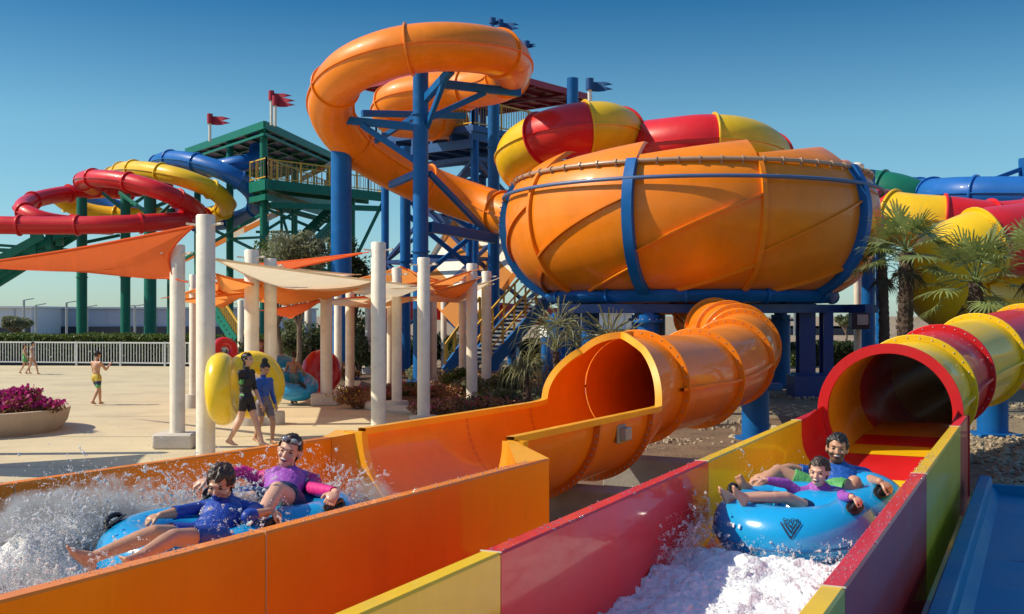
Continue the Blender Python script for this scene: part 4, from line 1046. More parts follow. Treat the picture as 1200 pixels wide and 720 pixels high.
def foot(mb, an, toe, up, k):
    d = nrm(toe-an); L = np.linalg.norm(toe-an); up = nrm(up-d*(np.asarray(up)@d)); a = np.cross(d, up)
    heel = an-up*.045*k-d*.035*k
    mb.cap(an, heel, .034*k, .034*k, 10); ball = an+d*L*.62-up*.045*k
    mb.cap(heel, ball, .033*k, .030*k, 10); mb.cap(an+d*.01*k, ball, .036*k, .024*k, 10)
    mb.ell(ball, np.stack([a*.045*k, d*.04*k, up*.024*k], 1), 8, 10)
    for i, o in enumerate((-.032, -.014, .003, .019, .034)):
        s = (.0165, .012, .011, .0105, .010)[i]*k; o *= (1 if (i, 0) else 1)
        b = ball+a*o*k+d*.02*k; mb.cap(b, b+d*(.045-.005*i)*k+up*.004*k, s, s*.85, 8)

def person(label, J, k, parts, skin, vox=.008, grp=None, hk=1.0, hairfn=None, hair=HAIRD, smile=True, fem=False, beard=False, curl=(.7, .7), hn=None, hd=None, cat='person', gaze=None):
    """one continuous body grown by voxel remeshing over tapered limbs; clothes and hair are shells lifted off it"""
    J = {a: np.asarray(b, float) for a, b in J.items()}
    mb = MB()
    up = nrm(J['chest']-J['pelvis']); sd = J['shL']-J['shR']; sd = nrm(sd-up*(sd@up)); fw = np.cross(sd, up)   # sd points to the person's left
    hs = J['hipL']-J['hipR']; hs = nrm(hs)
    T = lambda t: J['pelvis']+(J['chest']-J['pelvis'])*t
    wf = .93 if fem else 1.
    mb.ell(T(.02), np.stack([hs*.158*k, fw*.108*k, up*.12*k], 1), 12, 16)
    mb.ell(T(.33), np.stack([sd*.128*k*wf, fw*.098*k, up*.13*k], 1), 12, 16)
    mb.ell(T(.66), np.stack([sd*.155*k*wf, fw*.112*k, up*.17*k], 1), 12, 16)
    mb.ell(T(.90), np.stack([sd*.150*k*wf, fw*.080*k, up*.07*k], 1), 12, 16)
    if fem:
        for s in (-1, 1): mb.ell(T(.68)+sd*s*.062*k+fw*.072*k, V(.046, .046, .05)*k, 8, 10)
    hc = J['head']; hf = nrm(J['hf']); hu = J.get('hu'); hu = nrm(hc-J['chest']) if hu is None else nrm(hu)
    hu = nrm(hu-hf*(hu@hf)); hr = np.cross(hf, hu)
    h = k*hk
    mb.cap(T(.92), hc-hu*.075*h-hf*.02*h, .060*k, .050*k, 14)
    H = lambda r, f, u: hc+(hr*r+hf*f+hu*u)*h
    HE = lambda c, s, nu=10, nv=14: mb.ell(H(*c), np.stack([hr*s[0]*h, hf*s[1]*h, hu*s[2]*h], 1), nu, nv)
    HE((0, -.012, .034), (.076, .096, .084), 14, 18); HE((0, .020, -.02), (.063, .074, .085)); HE((0, .036, -.078), (.046, .046, .036))
    HE((0, .080, .024), (.050, .018, .012))
    for s in (-1, 1): HE((s*.077, -.006, -.006), (.011, .020, .031)); HE((s*.036, .068, -.024), (.026, .024, .022))
    mb.cap(H(0, .088, .004), H(0, .107, -.026), .010*h, .015*h, 8); HE((0, .088, -.056), (.027, .012, .013))
    for s, n in ((1, 'L'), (-1, 'R')):
        sh, el, wr = J['sh'+n], J['el'+n], J['wr'+n]; hp, kn, an, toe = J['hip'+n], J['kn'+n], J['an'+n], J['toe'+n]
        mb.cap(T(.9)+sd*s*.06*k, sh, .06*k, .062*k); mb.cap(sh, el, .054*k*wf, .041*k*wf); mb.cap(el, el+(wr-el)*.35, .041*k*wf, .042*k*wf); mb.cap(el+(wr-el)*.35, wr, .041*k*wf, .027*k)
        hv = nrm(wr-el); nn = V(0, 0, 1) if hn is None else hn[0 if n == 'L' else 1]; dd = hv if hd is None else hd[0 if n == 'L' else 1]
        hand(mb, wr, dd, nn, k*1.05, s, curl[0 if n == 'L' else 1])
        mb.cap(T(.02)+hs*s*.06*k, hp, .095*k, .092*k); mb.cap(hp, kn, .090*k, .058*k, 14)
        cm = kn+(an-kn)*.3; bk = -nrm(np.cross(hs, nrm(an-kn)))*.0
        mb.cap(kn, cm, .056*k, .058*k, 14); mb.cap(cm, an, .057*k, .037*k, 14)
        fu = nrm(kn-an); foot(mb, an, toe, fu, k)
    tmp = mb.build('tmp', skin, None, 180)
    m = tmp.modifiers.new('r', 'REMESH'); m.mode = 'VOXEL'; m.voxel_size = vox; m.use_smooth_shade = True
    m = tmp.modifiers.new('s', 'SMOOTH'); m.factor = .5; m.iterations = 2
    dg = bpy.context.evaluated_depsgraph_get(); me = bpy.data.meshes.new_from_object(tmp.evaluated_get(dg)); me.name = 'person'
    old = tmp.data; bpy.data.objects.remove(tmp); bpy.data.meshes.remove(old)
    me.materials.clear(); me.materials.append(skin)
    body = bpy.data.objects.new('person', me); COL.objects.link(body)
    me.polygons.foreach_set('use_smooth', [True]*len(me.polygons))
    tag(body, label, cat, grp)
    nv = len(me.vertices); co = np.empty(nv*3); me.vertices.foreach_get('co', co); co = co.reshape(-1, 3)
    no = np.empty(nv*3); me.vertices.foreach_get('normal', no); no = no.reshape(-1, 3)
    # which limb each vertex belongs to
    bones = [('torso', J['pelvis'], T(.95), .13)]+[(a+n, J[p+n], J[q+n], r) for n in 'LR' for a, p, q, r in (('uarm', 'sh', 'el', .05), ('farm', 'el', 'wr', .04), ('thigh', 'hip', 'kn', .08), ('calf', 'kn', 'an', .05), ('foot', 'an', 'toe', .035))]
    bones += [('hand'+n, J['wr'+n], J['wr'+n]+nrm(J['wr'+n]-J['el'+n] if hd is None else hd[0 if n == 'L' else 1])*.15*k, .03) for n in 'LR']+[('head', hc-hu*.06*h, hc+hu*.05*h, .09), ('neck', T(.97), hc-hu*.11*h, .05)]
    best = np.full(nv, 1e9); bi = np.zeros(nv, int); bt = np.zeros(nv)
    for i, (nm, p, q, r) in enumerate(bones):
        d = q-p; t = np.clip(((co-p)@d)/(d@d), 0, 1); dist = np.linalg.norm(co-(p+t[:, None]*d), axis=1)-r*k
        g = dist < best; best[g] = dist[g]; bi[g] = i; bt[g] = t[g]
    bn = np.array([b[0] for b in bones])[bi]
    loc = (co-hc)/h; loc = np.stack([loc@hr, loc@hf, loc@hu], 1)
    ctx = dict(b=bn, t=bt, loc=loc, co=co, J=J, k=k)
    loops = [list(p.vertices) for p in me.polygons]
    def shell(name, sel, off, m, ns=0.):
        fs = [f for f in loops if sum(sel[v] for v in f) >= 3]
        if not fs: return
        use = sorted({v for f in fs for v in f}); ix = {v: i for i, v in enumerate(use)}; u = np.array(use)
        o = off*np.ones(len(u))
        if ns: o = o+ns*fbm(co[u]*np.array([62., 62., 26.])/k**.5, 3)
        P = co[u]+no[u]*o[:, None]
        b = MB(); b.add(P, [[ix[v] for v in f] for f in fs])
        # turn the open edge in so the hem has thickness
        from collections import Counter
        ed = Counter()
        for f in fs:
            for i in range(len(f)): ed[tuple(sorted((f[i], f[(i+1) % len(f)])))] += 1
        bd = [e for e, c in ed.items() if c == 1]; bv = sorted({v for e in bd for v in e}); iy = {v: len(u)+i for i, v in enumerate(bv)}
        bu = np.array(bv); b.add(co[bu]-no[bu]*.004, [])
        for a_, c_ in bd: b.f.append([ix[a_], ix[c_], iy[c_], iy[a_]]); b.m.append(0)
        return b.build(name, m, body, 180)
    for name, fn, off, m in parts:
        shell(name, fn(ctx), off*k, m, .0022*k)
    if hairfn is not None: shell('hair', hairfn(ctx), .010*h, hair, .011*h)
    # face
    def bit(name, cs, m, nu=6, nv_=10):
        b = MB()
        for c, s in cs: b.ell(H(*c), np.stack([hr*s[0]*h, hf*s[1]*h, hu*s[2]*h], 1), nu, nv_)
        return b.build(name, m, body, 180)
    for s in (-1, 1):
        bit('eye', [((s*.032, .0835, .003), (.0125, .008, .0055))], EYE); bit('eyebrow', [((s*.033, .0905, .024), (.019, .007, .0035))], hair)
    if smile:
        bit('mouth', [((0, .094, -.056), (.027, .009, .013))], MOUTH); bit('teeth', [((0, .0985, -.0505), (.021, .006, .0065))], TEETH)
    else: bit('lips', [((0, .0955, -.056), (.024, .008, .008))], LIP)
    if beard:
        q = loc; shell('beard', (bn == 'head') & (q[:, 2] < -.030) & (q[:, 1] > -.005) & (q[:, 2] > -.13) & ~((abs(q[:, 0]) < .027) & (q[:, 2] > -.068) & (q[:, 2] < -.046)) & ~((abs(q[:, 0]) < .025) & (q[:, 2] > -.036)), .003*h, BEARD)
    return body
# hair masks
def short_hair(c):
    q = c['loc']; return (np.isin(c['b'], ['head', 'neck'])) & (q[:, 2] > np.where(q[:, 1] > .045, .060+.01*np.sin(q[:, 0]*70), np.where(q[:, 1] > -.0, .022-.02*(abs(q[:, 0]) > .065), -.052)))  & ~((abs(q[:, 0]) > .074) & (q[:, 2] < .022))
def fringe_hair(c):
    q = c['loc']; return (np.isin(c['b'], ['head', 'neck'])) & (q[:, 2] > np.where(q[:, 1] > .045, .052+.012*np.sin(q[:, 0]*80), np.where(q[:, 1] > -.0, -.005, -.062))) & ~((abs(q[:, 0]) > .078) & (q[:, 2] < .0))
def long_hair(c):
    q = c['loc']; return (np.isin(c['b'], ['head', 'neck'])) & (q[:, 2] > np.where(q[:, 1] > .04, .055, np.where(q[:, 1] > 0, .0, -.14)))
def pulled_hair(c):
    q = c['loc']; return (np.isin(c['b'], ['head', 'neck'])) & (q[:, 2] > np.where(q[:, 1] > .04, .062, np.where(q[:, 1] > 0, .020, -.06))) & ~((abs(q[:, 0]) > .074) & (q[:, 2] < .025))
# clothing masks
IN = np.isin
def vest(sl=1.0, low=-.05, hi=.93):                        # top with sleeves (1 = to the elbow, 2 = to the wrist)
    def f(c):
        b, t = c['b'], c['t']; s = ((b == 'torso') & (t <= 1)) | (b == 'neck') & (t < .18)
        s |= IN(b, ['uarmL', 'uarmR']) & (t < min(1, sl))
        if sl >= 1: s |= IN(b, ['uarmL', 'uarmR'])
        if sl > 1: s |= IN(b, ['farmL', 'farmR']) & (t < sl-1)
        return s & ((c['co']-c['J']['pelvis'])@nrm(c['J']['chest']-c['J']['pelvis']) > low*c['k'])
    return f
def body_only(low=-.05):
    def f(c):
        b, t = c['b'], c['t']; return ((b == 'torso') | (b == 'neck') & (t < .18)) & ((c['co']-c['J']['pelvis'])@nrm(c['J']['chest']-c['J']['pelvis']) > low*c['k'])
    return f
def sleeves(to=.95):
    return lambda c: IN(c['b'], ['uarmL', 'uarmR']) | (IN(c['b'], ['farmL', 'farmR']) & (c['t'] < to))
def shorts(to=.7, top=.28, fr=0.):
    return lambda c: ((c['b'] == 'torso') & (c['t'] < top) & (c['t'] >= fr)) | (IN(c['b'], ['thighL', 'thighR']) & (c['t'] < to) & (c['t'] >= (0 if fr == 0 else 0)))
def legs(a, b_): return lambda c: IN(c['b'], ['thighL', 'thighR']) & (c['t'] >= a) & (c['t'] < b_)

def standing(pos, head, Ht, stride=.12, arms=((.1, .05), (.1, .05)), lean=0., hk=1., hdir=None, hpitch=0., wide=.0):
    """a walking figure; head = heading angle of travel, arms = (swing forward, out) per side"""
    f = V(math.cos(head), math.sin(head), 0); l = V(-f[1], f[0], 0); u = V(0, 0, 1); p = np.asarray(pos, float)
    J = {}; k = Ht/1.72
    P = p+u*.525*Ht; J['pelvis'] = P; J['chest'] = P+u*.29*Ht+f*lean*Ht*.29
    J['head'] = J['chest']+u*(.105+.012*hk)*Ht*hk**.5+f*(.02+lean*.12)*Ht
    a = head if hdir is None else hdir
    J['hf'] = V(math.cos(a)*math.cos(hpitch), math.sin(a)*math.cos(hpitch), math.sin(hpitch)); J['hu'] = u
    for s, n, i in ((1, 'L', 0), (-1, 'R', 1)):
        J['sh'+n] = J['chest']+l*s*.108*Ht-u*.025*Ht; sw, out = arms[i]
        d1 = nrm(-u+f*sw+l*s*out); J['el'+n] = J['sh'+n]+d1*.175*Ht; d2 = nrm(-u+f*(sw+.35)+l*s*out*.3); J['wr'+n] = J['el'+n]+d2*.145*Ht
        J['hip'+n] = P+l*s*.055*Ht-u*.02*Ht; st = stride*(1 if n == 'L' else -1)
        an = p+f*st*Ht*1.0+l*s*(.05+wide)*Ht+u*(.05*Ht+(.03*Ht if st < 0 else 0)); J['an'+n] = an
        hp = J['hip'+n]; mid = (hp+an)/2; Lg = .485*Ht; dd = np.linalg.norm(an-hp); bend = math.sqrt(max(0, (Lg/2)**2-(dd/2)**2))
        J['kn'+n] = mid+f*min(bend, .06*Ht)+u*.01*Ht; J['toe'+n] = an+f*.105*Ht-u*(.0 if st >= 0 else .035*Ht)
    return J, k

# ---- people on the plaza
g0 = gz(288, 18.4); J, k = standing(g0, math.radians(-20), 1.56, .17, ((.15, .12), (.35, .25)), hk=1.02)
J['elR'] = J['shR']+V(-.10, -.10, -.24); J['wrR'] = J['elR']+V(-.16, -.02, -.17)
woman = person('woman in a black short-sleeved wetsuit with green sides walking beside a yellow tube', J, k, [('wetsuit', lambda c: vest(1.0, -.3)(c) | shorts(.55, 1.1)(c), .010, C_BLK),
    ('side_panel', lambda c: (c['b'] == 'torso') & (abs((c['co']-c['J']['pelvis'])@nrm(c['J']['shL']-c['J']['shR'])) > .125*c['k']) & (c['t'] < .75), .013, C_GRN)], SK1, .012, None, 1.05, long_hair, HAIRD, False, True)
g1 = gz(309, 18.9); J, k = standing(g1, math.radians(-35), 1.36, .10, ((.1, .1), (.25, .1)), hk=1.18, hpitch=-.5)
kid = person('child in a blue long-sleeved swim top and patterned shorts looking down, hair in a bun', J, k, [('swim_top', vest(1.95), .010, C_BLUE2), ('shorts', shorts(.75), .014, C_PAT)], SK2, .012, None, 1.16, pulled_hair, HAIRD, False)
hb = MB(); hb.ell(J['head']+V(.0, .0, .135), V(.055, .055, .05), 8, 12); hb.build('hair_bun', HAIRD, kid, 180)
g2 = gz(113, 27.0); J, k = standing(g2, math.radians(62), 1.30, .13, ((.3, .2), (.9, .1)), hk=1.1)
J['wrR'] = J['elR']+V(.05, .14, .13)
person('bare-chested boy in yellow, navy and green shorts walking away across the plaza', J, k, [('shorts', lambda c: shorts(.85, .22)(c), .014, C_YEL), ('shorts_band', legs(.22, .6), .017, C_NVY), ('shorts_hem', legs(.58, .88), .018, C_GRN)], SK2, .013, None, 1.1, short_hair, HAIRD, False)
g3 = gz(29, 41); J, k = standing(g3, math.radians(10), 1.12, .14, ((.3, .2), (.3, .1)), hk=1.15)
person('small far child in green swimwear walking by the white fence', J, k, [('swimsuit', lambda c: shorts(.5, .6)(c), .012, C_GRN)], SK2, .02, None, 1.1, short_hair, HAIRD, False)
g4 = gz(37.5, 40.6); J, k = standing(g4, math.radians(5), 1.2, .16, ((-.1, .2), (.3, .1)), hk=1.12)
person('small far child in a pale swimsuit walking by the white fence', J, k, [('swimsuit', lambda c: body_only(-.1)(c) & (c['t'] < .85), .012, cloth('pale_swimsuit', (.5, .42, .36)))], SK2, .02, None, 1.1, long_hair, HAIRD, False)
g5 = gz(344, 27.3); J, k = standing(g5, math.radians(75), 1.27, .03, ((.2, .5), (.2, .5)), hk=1.12)
person('bare-backed boy standing inside a blue swim ring under the pergola', J, k, [('shorts', shorts(.9), .014, cloth('teal_print_shorts', (.10, .22, .22)))], SK3, .013, None, 1.1, short_hair, HAIRD, False)
g6 = gz(306.5, 27.5); J, k = standing(g6, math.radians(-80), 1.58, .05, ((.2, .1), (.2, .1)), hk=1.0)
person('person in a maroon top half hidden behind the yellow tube and a column', J, k, [('top', vest(1.9), .010, C_MAR), ('shorts', shorts(.8), .014, C_NVY)], SK3, .014, None, 1.0, short_hair, HAIRD, False)
g7 = gz(265, 33.5); J, k = standing(g7, math.radians(60), 1.45, .06, ((.2, .1), (.2, .1)))
person('person in dark swimwear carrying a red tube, behind the nearest columns', J, k, [('top', vest(1.9), .010, C_BLK), ('shorts', shorts(.8), .014, C_NVY)], SK3, .016, None, 1.0, short_hair, HAIRD, False)
pt = ins(.05, .06, ZD); J, k = standing(pt+V(.2, .9, 0)-V(.4, 0, 0), math.radians(-120), 1.7, .0, ((.2, .2), (.2, .2)))
person('tiny attendant in a red top on the green tower deck', J, k, [('top', vest(.9), .012, cloth('red_top', (.4, .03, .03))), ('shorts', shorts(.8), .014, cloth('tan_shorts', (.4, .3, .18)))], SK2, .03, None, 1.0, short_hair, HAIRD, False)

# ================================================================== swim rings and rafts
def ring(label, c, ax, Rm, r, m, grp=None, handles=(), flat=1., cat='swim ring'):
    c = np.asarray(c, float); t = thing('swim_ring', label, cat, c, grp)
    mb = MB(); mb.torus(c, ax, Rm, r, 56, 22, flat=flat); tb = mb.build('tube', m, t, 180)
    for hd_, n_ in handles: handle(np.asarray(hd_, float), n_, t)
    return t
def handle(p, n, parent, s=1., d=None):
    n = nrm(n); d = nrm(np.cross(n, V(.3, .9, .1))) if d is None else nrm(d-n*(np.asarray(d)@n)); sd = np.cross(n, d); mb = MB()
    mb.ell(p, np.stack([d*.125*s, sd*.055*s, n*.010*s], 1), 8, 18); mb.build('handle_patch', BLACK, parent, 180)
    mb = MB(); mb.tube([p+d*x*s+n*z*s for x, z in ((-.085, .0), (-.07, .025), (-.03, .04), (.03, .04), (.07, .025), (.085, 0))], .016*s, 10); mb.build('handle', BLACK, parent, 180)
ring('yellow swim ring held upright and seen almost edge-on beside the woman in black', at(260.5, 456, 16.7), (.985, .08, .06), .36, .19, RAFTY)
yr = at(297, 451, 19.7); axy = nrm((.66, -.74, .1))
ring('yellow swim ring with a black handle standing upright behind the child in blue', yr, axy, .40, .205, RAFTY, handles=[(yr+axy*.20+V(.21, .19, -.24), axy), (yr+axy*.20+V(-.22, 0, .3), axy)])
br = at(345, 452, 27.2)
ring('blue swim ring worn round the waist of the bare-backed boy', br, (.16, -.36, .92), .38, .21, RAFTB, handles=[(br+V(.28, -.42, .04), (.3, -.8, .5))])
ring('bright blue swim ring standing up behind the boy in the other blue ring', at(332, 437, 28.6), (.80, -.55, .2), .30, .18, RAFTB)
ring('dark red swim ring standing on the paving against a pergola column', at(377, 436, 29.6), (.72, -.69, .05), .36, .24, RAFTR)
ring('red swim ring carried at shoulder height between the left pergola columns', at(263, 411, 32.8), (.5, -.8, .2), .26, .15, RAFTR)

def raft(label, c1, c2, Rm, r, tilt):
    c1, c2 = np.asarray(c1, float), np.asarray(c2, float); ax = nrm(tilt); t = thing('raft', label, 'raft', c1)
    for c in (c1, c2):
        mb = MB(); mb.torus(c, ax, Rm, r, 72, 28, flat=.95); tb = mb.build('tube', RAFTB, t, 180)
        mb = MB(); mb.torus(c-ax*.03, ax, Rm+r+.001, .008, 72, 6); mb.build('weld_seam', mat('blue_weld_seam', (.008, .14, .36), .4), tb, 180)
        d = nrm(c2-c1); mb = MB(); P = []
        u = nrm(np.cross(ax, V(0, 1, 0))); w_ = np.cross(ax, u)
        mb.grid([[c-ax*(r*.55)+q*(math.cos(a)*u+math.sin(a)*w_)*Rm for q in (0.02, .5, 1)] for a in np.linspace(0, 2*PI, 33)]); mb.build('seat_floor', NAVY, tb, 180)
    return t
def on_torus(c, ax, Rm, r, px_dir, el):                # a point and normal on a ring
    ax = nrm(ax); d = np.asarray(px_dir, float); d = nrm(d-ax*(d@ax)); n = nrm(d*math.cos(el)+ax*math.sin(el)); return np.asarray(c)+d*Rm+n*r, n

# ---- red slide raft: girl in front, man behind
axr = nrm((-.05, -.10, 1)); G = at(931, 613, 8.15); M = G+V(.36, .38, .06)
rr_ = raft('blue double raft carrying the laughing man and girl down the red and yellow slide', G, M, .365, .224, axr)
def emblem(c, ax, Rm, r, dirv, parent, s=1.):
    """the printed triangle with its nested chevrons and the word over it, wrapped on the tube"""
    ax = nrm(ax); d0 = np.asarray(dirv, float); d0 = nrm(d0-ax*(d0@ax)); sdv = np.cross(ax, d0)
    def pt(x, y, off=.004):
        a = x/(Rm+r); e = y/r+.66; d = d0*math.cos(a)+sdv*math.sin(a); n = nrm(d*math.cos(e)+ax*math.sin(e)); return np.asarray(c)+d*Rm+n*(r+off)
    mb = MB()
    def stroke(p, q, w):
        p, q = np.array(p, float), np.array(q, float); t = (q-p)/np.linalg.norm(q-p); n = np.array([-t[1], t[0]])*w/2
        mb.grid([[pt(*(p+(q-p)*u+n)), pt(*(p+(q-p)*u-n))] for u in np.linspace(0, 1, 6)])
    for k_, w in ((1., .013), (.62, .013), (.28, .012)):
        stroke((-.085*k_*s, (.02+.006*k_)*s), (0, (.02-.115*k_)*s), w*s); stroke((.085*k_*s, (.02+.006*k_)*s), (0, (.02-.115*k_)*s), w*s)
    # lettering above the triangle
    x = -.066*s
    G_ = {'S': [((1, 1), (0, 1)), ((0, 1), (0, .5)), ((0, .5), (1, .5)), ((1, .5), (1, 0)), ((1, 0), (0, 0))], 'N': [((0, 0), (0, 1)), ((0, 1), (1, 0)), ((1, 0), (1, 1))], 'O': [((0, 0), (0, 1)), ((0, 1), (1, 1)), ((1, 1), (1, 0)), ((1, 0), (0, 0))], 'W': [((0, 1), (.25, 0)), ((.25, 0), (.5, 1)), ((.5, 1), (.75, 0)), ((.75, 0), (1, 1))]}
    for ch in 'SNOW':
        for p, q in G_[ch]: stroke((x+p[0]*.024*s, (.030+p[1]*.030)*s), (x+q[0]*.024*s, (.030+q[1]*.030)*s), .0065*s)
        x += .036*s
    mb.build('printed_emblem', PRINT, parent, 180)
emblem(G, axr, .365, .224, V(-.30, -1, 0), rr_, .90)
h1, n1 = on_torus(G, axr, .365, .224, V(.72, -.68, 0), 1.05); handle(h1, n1, rr_, 1., V(.5, .8, 0))
h2, n2 = on_torus(M, axr, .365, .224, V(.62, -.78, 0), 1.1); handle(h2, n2, rr_, 1., V(.5, .8, 0))
h3, n3 = on_torus(G, axr, .365, .224, V(-.75, .5, 0), 1.1); handle(h3, n3, rr_, 1., V(.5, .8, 0))
mb = MB()
for i in range(5):
    a = -.80+.05*i; d0 = nrm(V(math.sin(a-.35), -math.cos(a-.35), 0)); e = .18; n = nrm(d0*math.cos(e)+axr*math.sin(e)); u_ = nrm(np.cross(axr, d0))
    if i != 3: mb.box(G+d0*.365+n*.2255, (.020, .004, .030), (u_, n, np.cross(u_, n)))
mb.build('printed_number', WHITEPR, rr_, 20)

kg = 1.30/1.72; kw = 1.72/1.72
pel = at(960, 604, 8.22); che = pel
hg = at(960, 553, 8.22)
J = dict(pelvis=pel, chest=hg+V(.02, .07, -.140), head=hg, hf=(-.50, -.84, -.08), hu=(.05, -.02, 1))
che = J['chest']; J['shR'] = che+V(-.155, -.03, -.03); J['shL'] = che+V(.155, -.03, -.035)
J['elL'] = at(988, 583, 7.95); J['wrL'] = h1+n1*.075+V(-.05, .01, .01)
J['elR'] = at(922, 567, 8.25); J['wrR'] = at(896, 563, 8.2)
J['hipL'] = pel+V(.02, -.085, -.01); J['hipR'] = pel+V(-.02, .085, -.01)
J['knL'] = at(921, 583, 8.02); J['anL'] = at(874, 584, 7.95); J['toeL'] = at(862, 565, 7.9)
J['knR'] = at(912, 582, 8.22); J['anR'] = at(857, 583, 8.12); J['toeR'] = at(846, 567, 8.05)
person('smiling girl in a purple long-sleeved top seated in front of the bearded man', J, kg, [('swim_top', vest(1.92, -.1), .008, C_PUR), ('shorts', shorts(.6), .012, C_NVY)], SK1, .0062, None, 1.17, pulled_hair, HAIRB, True, curl=(1.0, .35), hd=(V(.75, -.2, -.35), V(-.9, 0, .1)), hn=(V(.2, -.5, .8), V(0, 0, 1)))
hm = at(981, 526, 8.75)
J = dict(pelvis=at(985, 582, 8.5), chest=hm+V(.03, .09, -.175), head=hm, hf=(-.25, -.95, .05), hu=(.10, .05, 1))
che = J['chest']; J['shR'] = che+V(-.20, -.02, -.04); J['shL'] = che+V(.20, -.04, -.05)
J['elR'] = at(925, 549, 8.75); J['wrR'] = at(897, 556, 8.65)
J['elL'] = at(1016, 562, 8.75); J['wrL'] = h2+n2*.085+V(-.05, .0, .0)
pm = J['pelvis']; J['hipL'] = pm+V(.06, -.07, .0); J['hipR'] = pm+V(-.09, .06, .0)
J['knL'] = at(1001, 566, 8.25); J['anL'] = at(985, 606, 8.2); J['toeL'] = at(972, 604, 8.1)
J['knR'] = at(912, 553, 8.62); J['anR'] = at(882, 577, 8.42); J['toeR'] = at(866, 551, 8.36)
person('laughing bearded man in a blue swim shirt seated behind the girl in purple', J, kw, [('swim_shirt', vest(.62, -.1), .010, C_BLUE2), ('shorts', shorts(.72), .014, C_GRN)], SK2, .0066, None, 1.0, short_hair, HAIRD, True, beard=True, curl=(1.0, .5), hd=(V(.7, -.3, -.35), V(-.9, -.1, -.2)), hn=(V(.2, -.4, .85), V(0, 0, 1)))

# ---- orange slide raft: boy in front, woman behind
axo = nrm((.02, -.06, 1)); Gb = at(226, 645, 6.72); Mw = at(326, 612, 7.5)
ro = raft('blue double raft with a boy and a woman splashing down the orange slide', Gb, Mw, .36, .20, axo)
k1, m1 = on_torus(Gb, axo, .36, .20, V(.95, .0, 0), 1.0); handle(k1, m1, ro, 1., V(.3, 1, 0))
k2, m2 = on_torus(Gb, axo, .36, .20, V(-1, -.05, 0), 1.0); handle(k2, m2, ro, 1., V(.3, 1, 0))
k3, m3 = on_torus(Mw, axo, .36, .20, V(.85, -.45, 0), 1.0); handle(k3, m3, ro, 1., V(.3, 1, 0))
k4, m4 = on_torus(Mw, axo, .36, .20, V(-.95, .1, 0), 1.0); handle(k4, m4, ro, 1., V(.3, 1, 0))
kb = 1.42/1.72
hb_ = at(259, 566, 6.75)
J = dict(pelvis=at(241, 630, 6.45), chest=hb_+V(.03, .10, -.145), head=hb_, hf=(-.16, -.92, -.34), hu=(-.02, -.25, 1))
che = J['chest']; J['shR'] = che+V(-.16, -.03, -.03); J['shL'] = che+V(.16, -.04, -.04)
J['elL'] = at(290, 606, 6.6); J['wrL'] = k1+m1*.085+V(-.05, .0, .01)
J['elR'] = at(212, 600, 6.6); J['wrR'] = at(188, 604, 6.5)
pb = J['pelvis']; J['hipL'] = pb+V(.08, -.05, .0); J['hipR'] = pb+V(-.075, .0, .0)
J['knL'] = at(203, 630, 6.05); J['anL'] = at(162, 654, 5.8); J['toeL'] = at(147, 646, 5.68)
J['knR'] = at(180, 625, 6.15); J['anR'] = at(108, 654, 5.95); J['toeR'] = at(82, 633, 5.88)
person('boy in a wet royal blue swim shirt, front rider on the orange slide', J, kb, [('swim_shirt', vest(1.35, -.08), .009, C_BLUE), ('shorts', shorts(.6), .014, C_BLUE)], SK2, .0060, None, 1.15, fringe_hair, HAIRB, False, curl=(1.0, .9), hd=(V(.7, .2, -.35), V(-.8, -.3, -.2)), hn=(V(.1, -.3, .9), V(0, -.3, 1)))
hw = at(339, 529, 7.72); k_ = 1.64/1.72
J = dict(pelvis=at(329, 588, 7.42), chest=hw+V(-.03, .09, -.175), head=hw, hf=(-.06, -.98, .04), hu=(.28, .05, 1))
che = J['chest']; J['shR'] = che+V(-.18, -.02, -.035); J['shL'] = che+V(.18, -.03, -.055)
J['elR'] = at(285, 553, 7.75); J['wrR'] = at(246, 562, 7.5)
J['elL'] = at(366, 573, 7.6); J['wrL'] = k3+m3*.09+V(-.03, .01, .02)
pw = J['pelvis']; J['hipL'] = pw+V(.085, -.06, .0); J['hipR'] = pw+V(-.085, .0, .0)
J['knL'] = at(325, 574, 7.15); J['anL'] = at(298, 618, 6.78); J['toeL'] = at(290, 634, 6.62)
J['knR'] = at(272, 588, 7.25); J['anR'] = at(238, 618, 7.0); J['toeR'] = at(226, 628, 6.85)
wm = person('smiling woman in a purple top with pink sleeves and goggles on her hair', J, k_, [('swim_top', body_only(-.08), .009, C_PUR), ('sleeve', sleeves(.92), .009, C_PNK), ('shorts', shorts(.45), .012, C_NVY)], SK1, .0064, None, 1.02, pulled_hair, HAIRB, True, True, curl=(1.1, .6), hd=(V(-.3, -.8, -.4), V(-.9, -.2, -.2)), hn=(V(.3, -.3, .85), V(0, -.2, 1)))
gg = MB(); hf = nrm((-.06, -.98, .04)); hu_ = nrm(V(.28, .05, 1)-hf*(V(.28, .05, 1)@hf)); hr_ = np.cross(hf, hu_)
for s in (-1, 1): gg.ell(hw+(hr_*s*.033+hf*.070+hu_*.088)*.97, np.stack([hr_*.028, hf*.012, hu_*.018], 1), 6, 10)
gg.build('swim_goggles', mat('goggle_lens', (.25, .27, .3), .1), wm, 180)
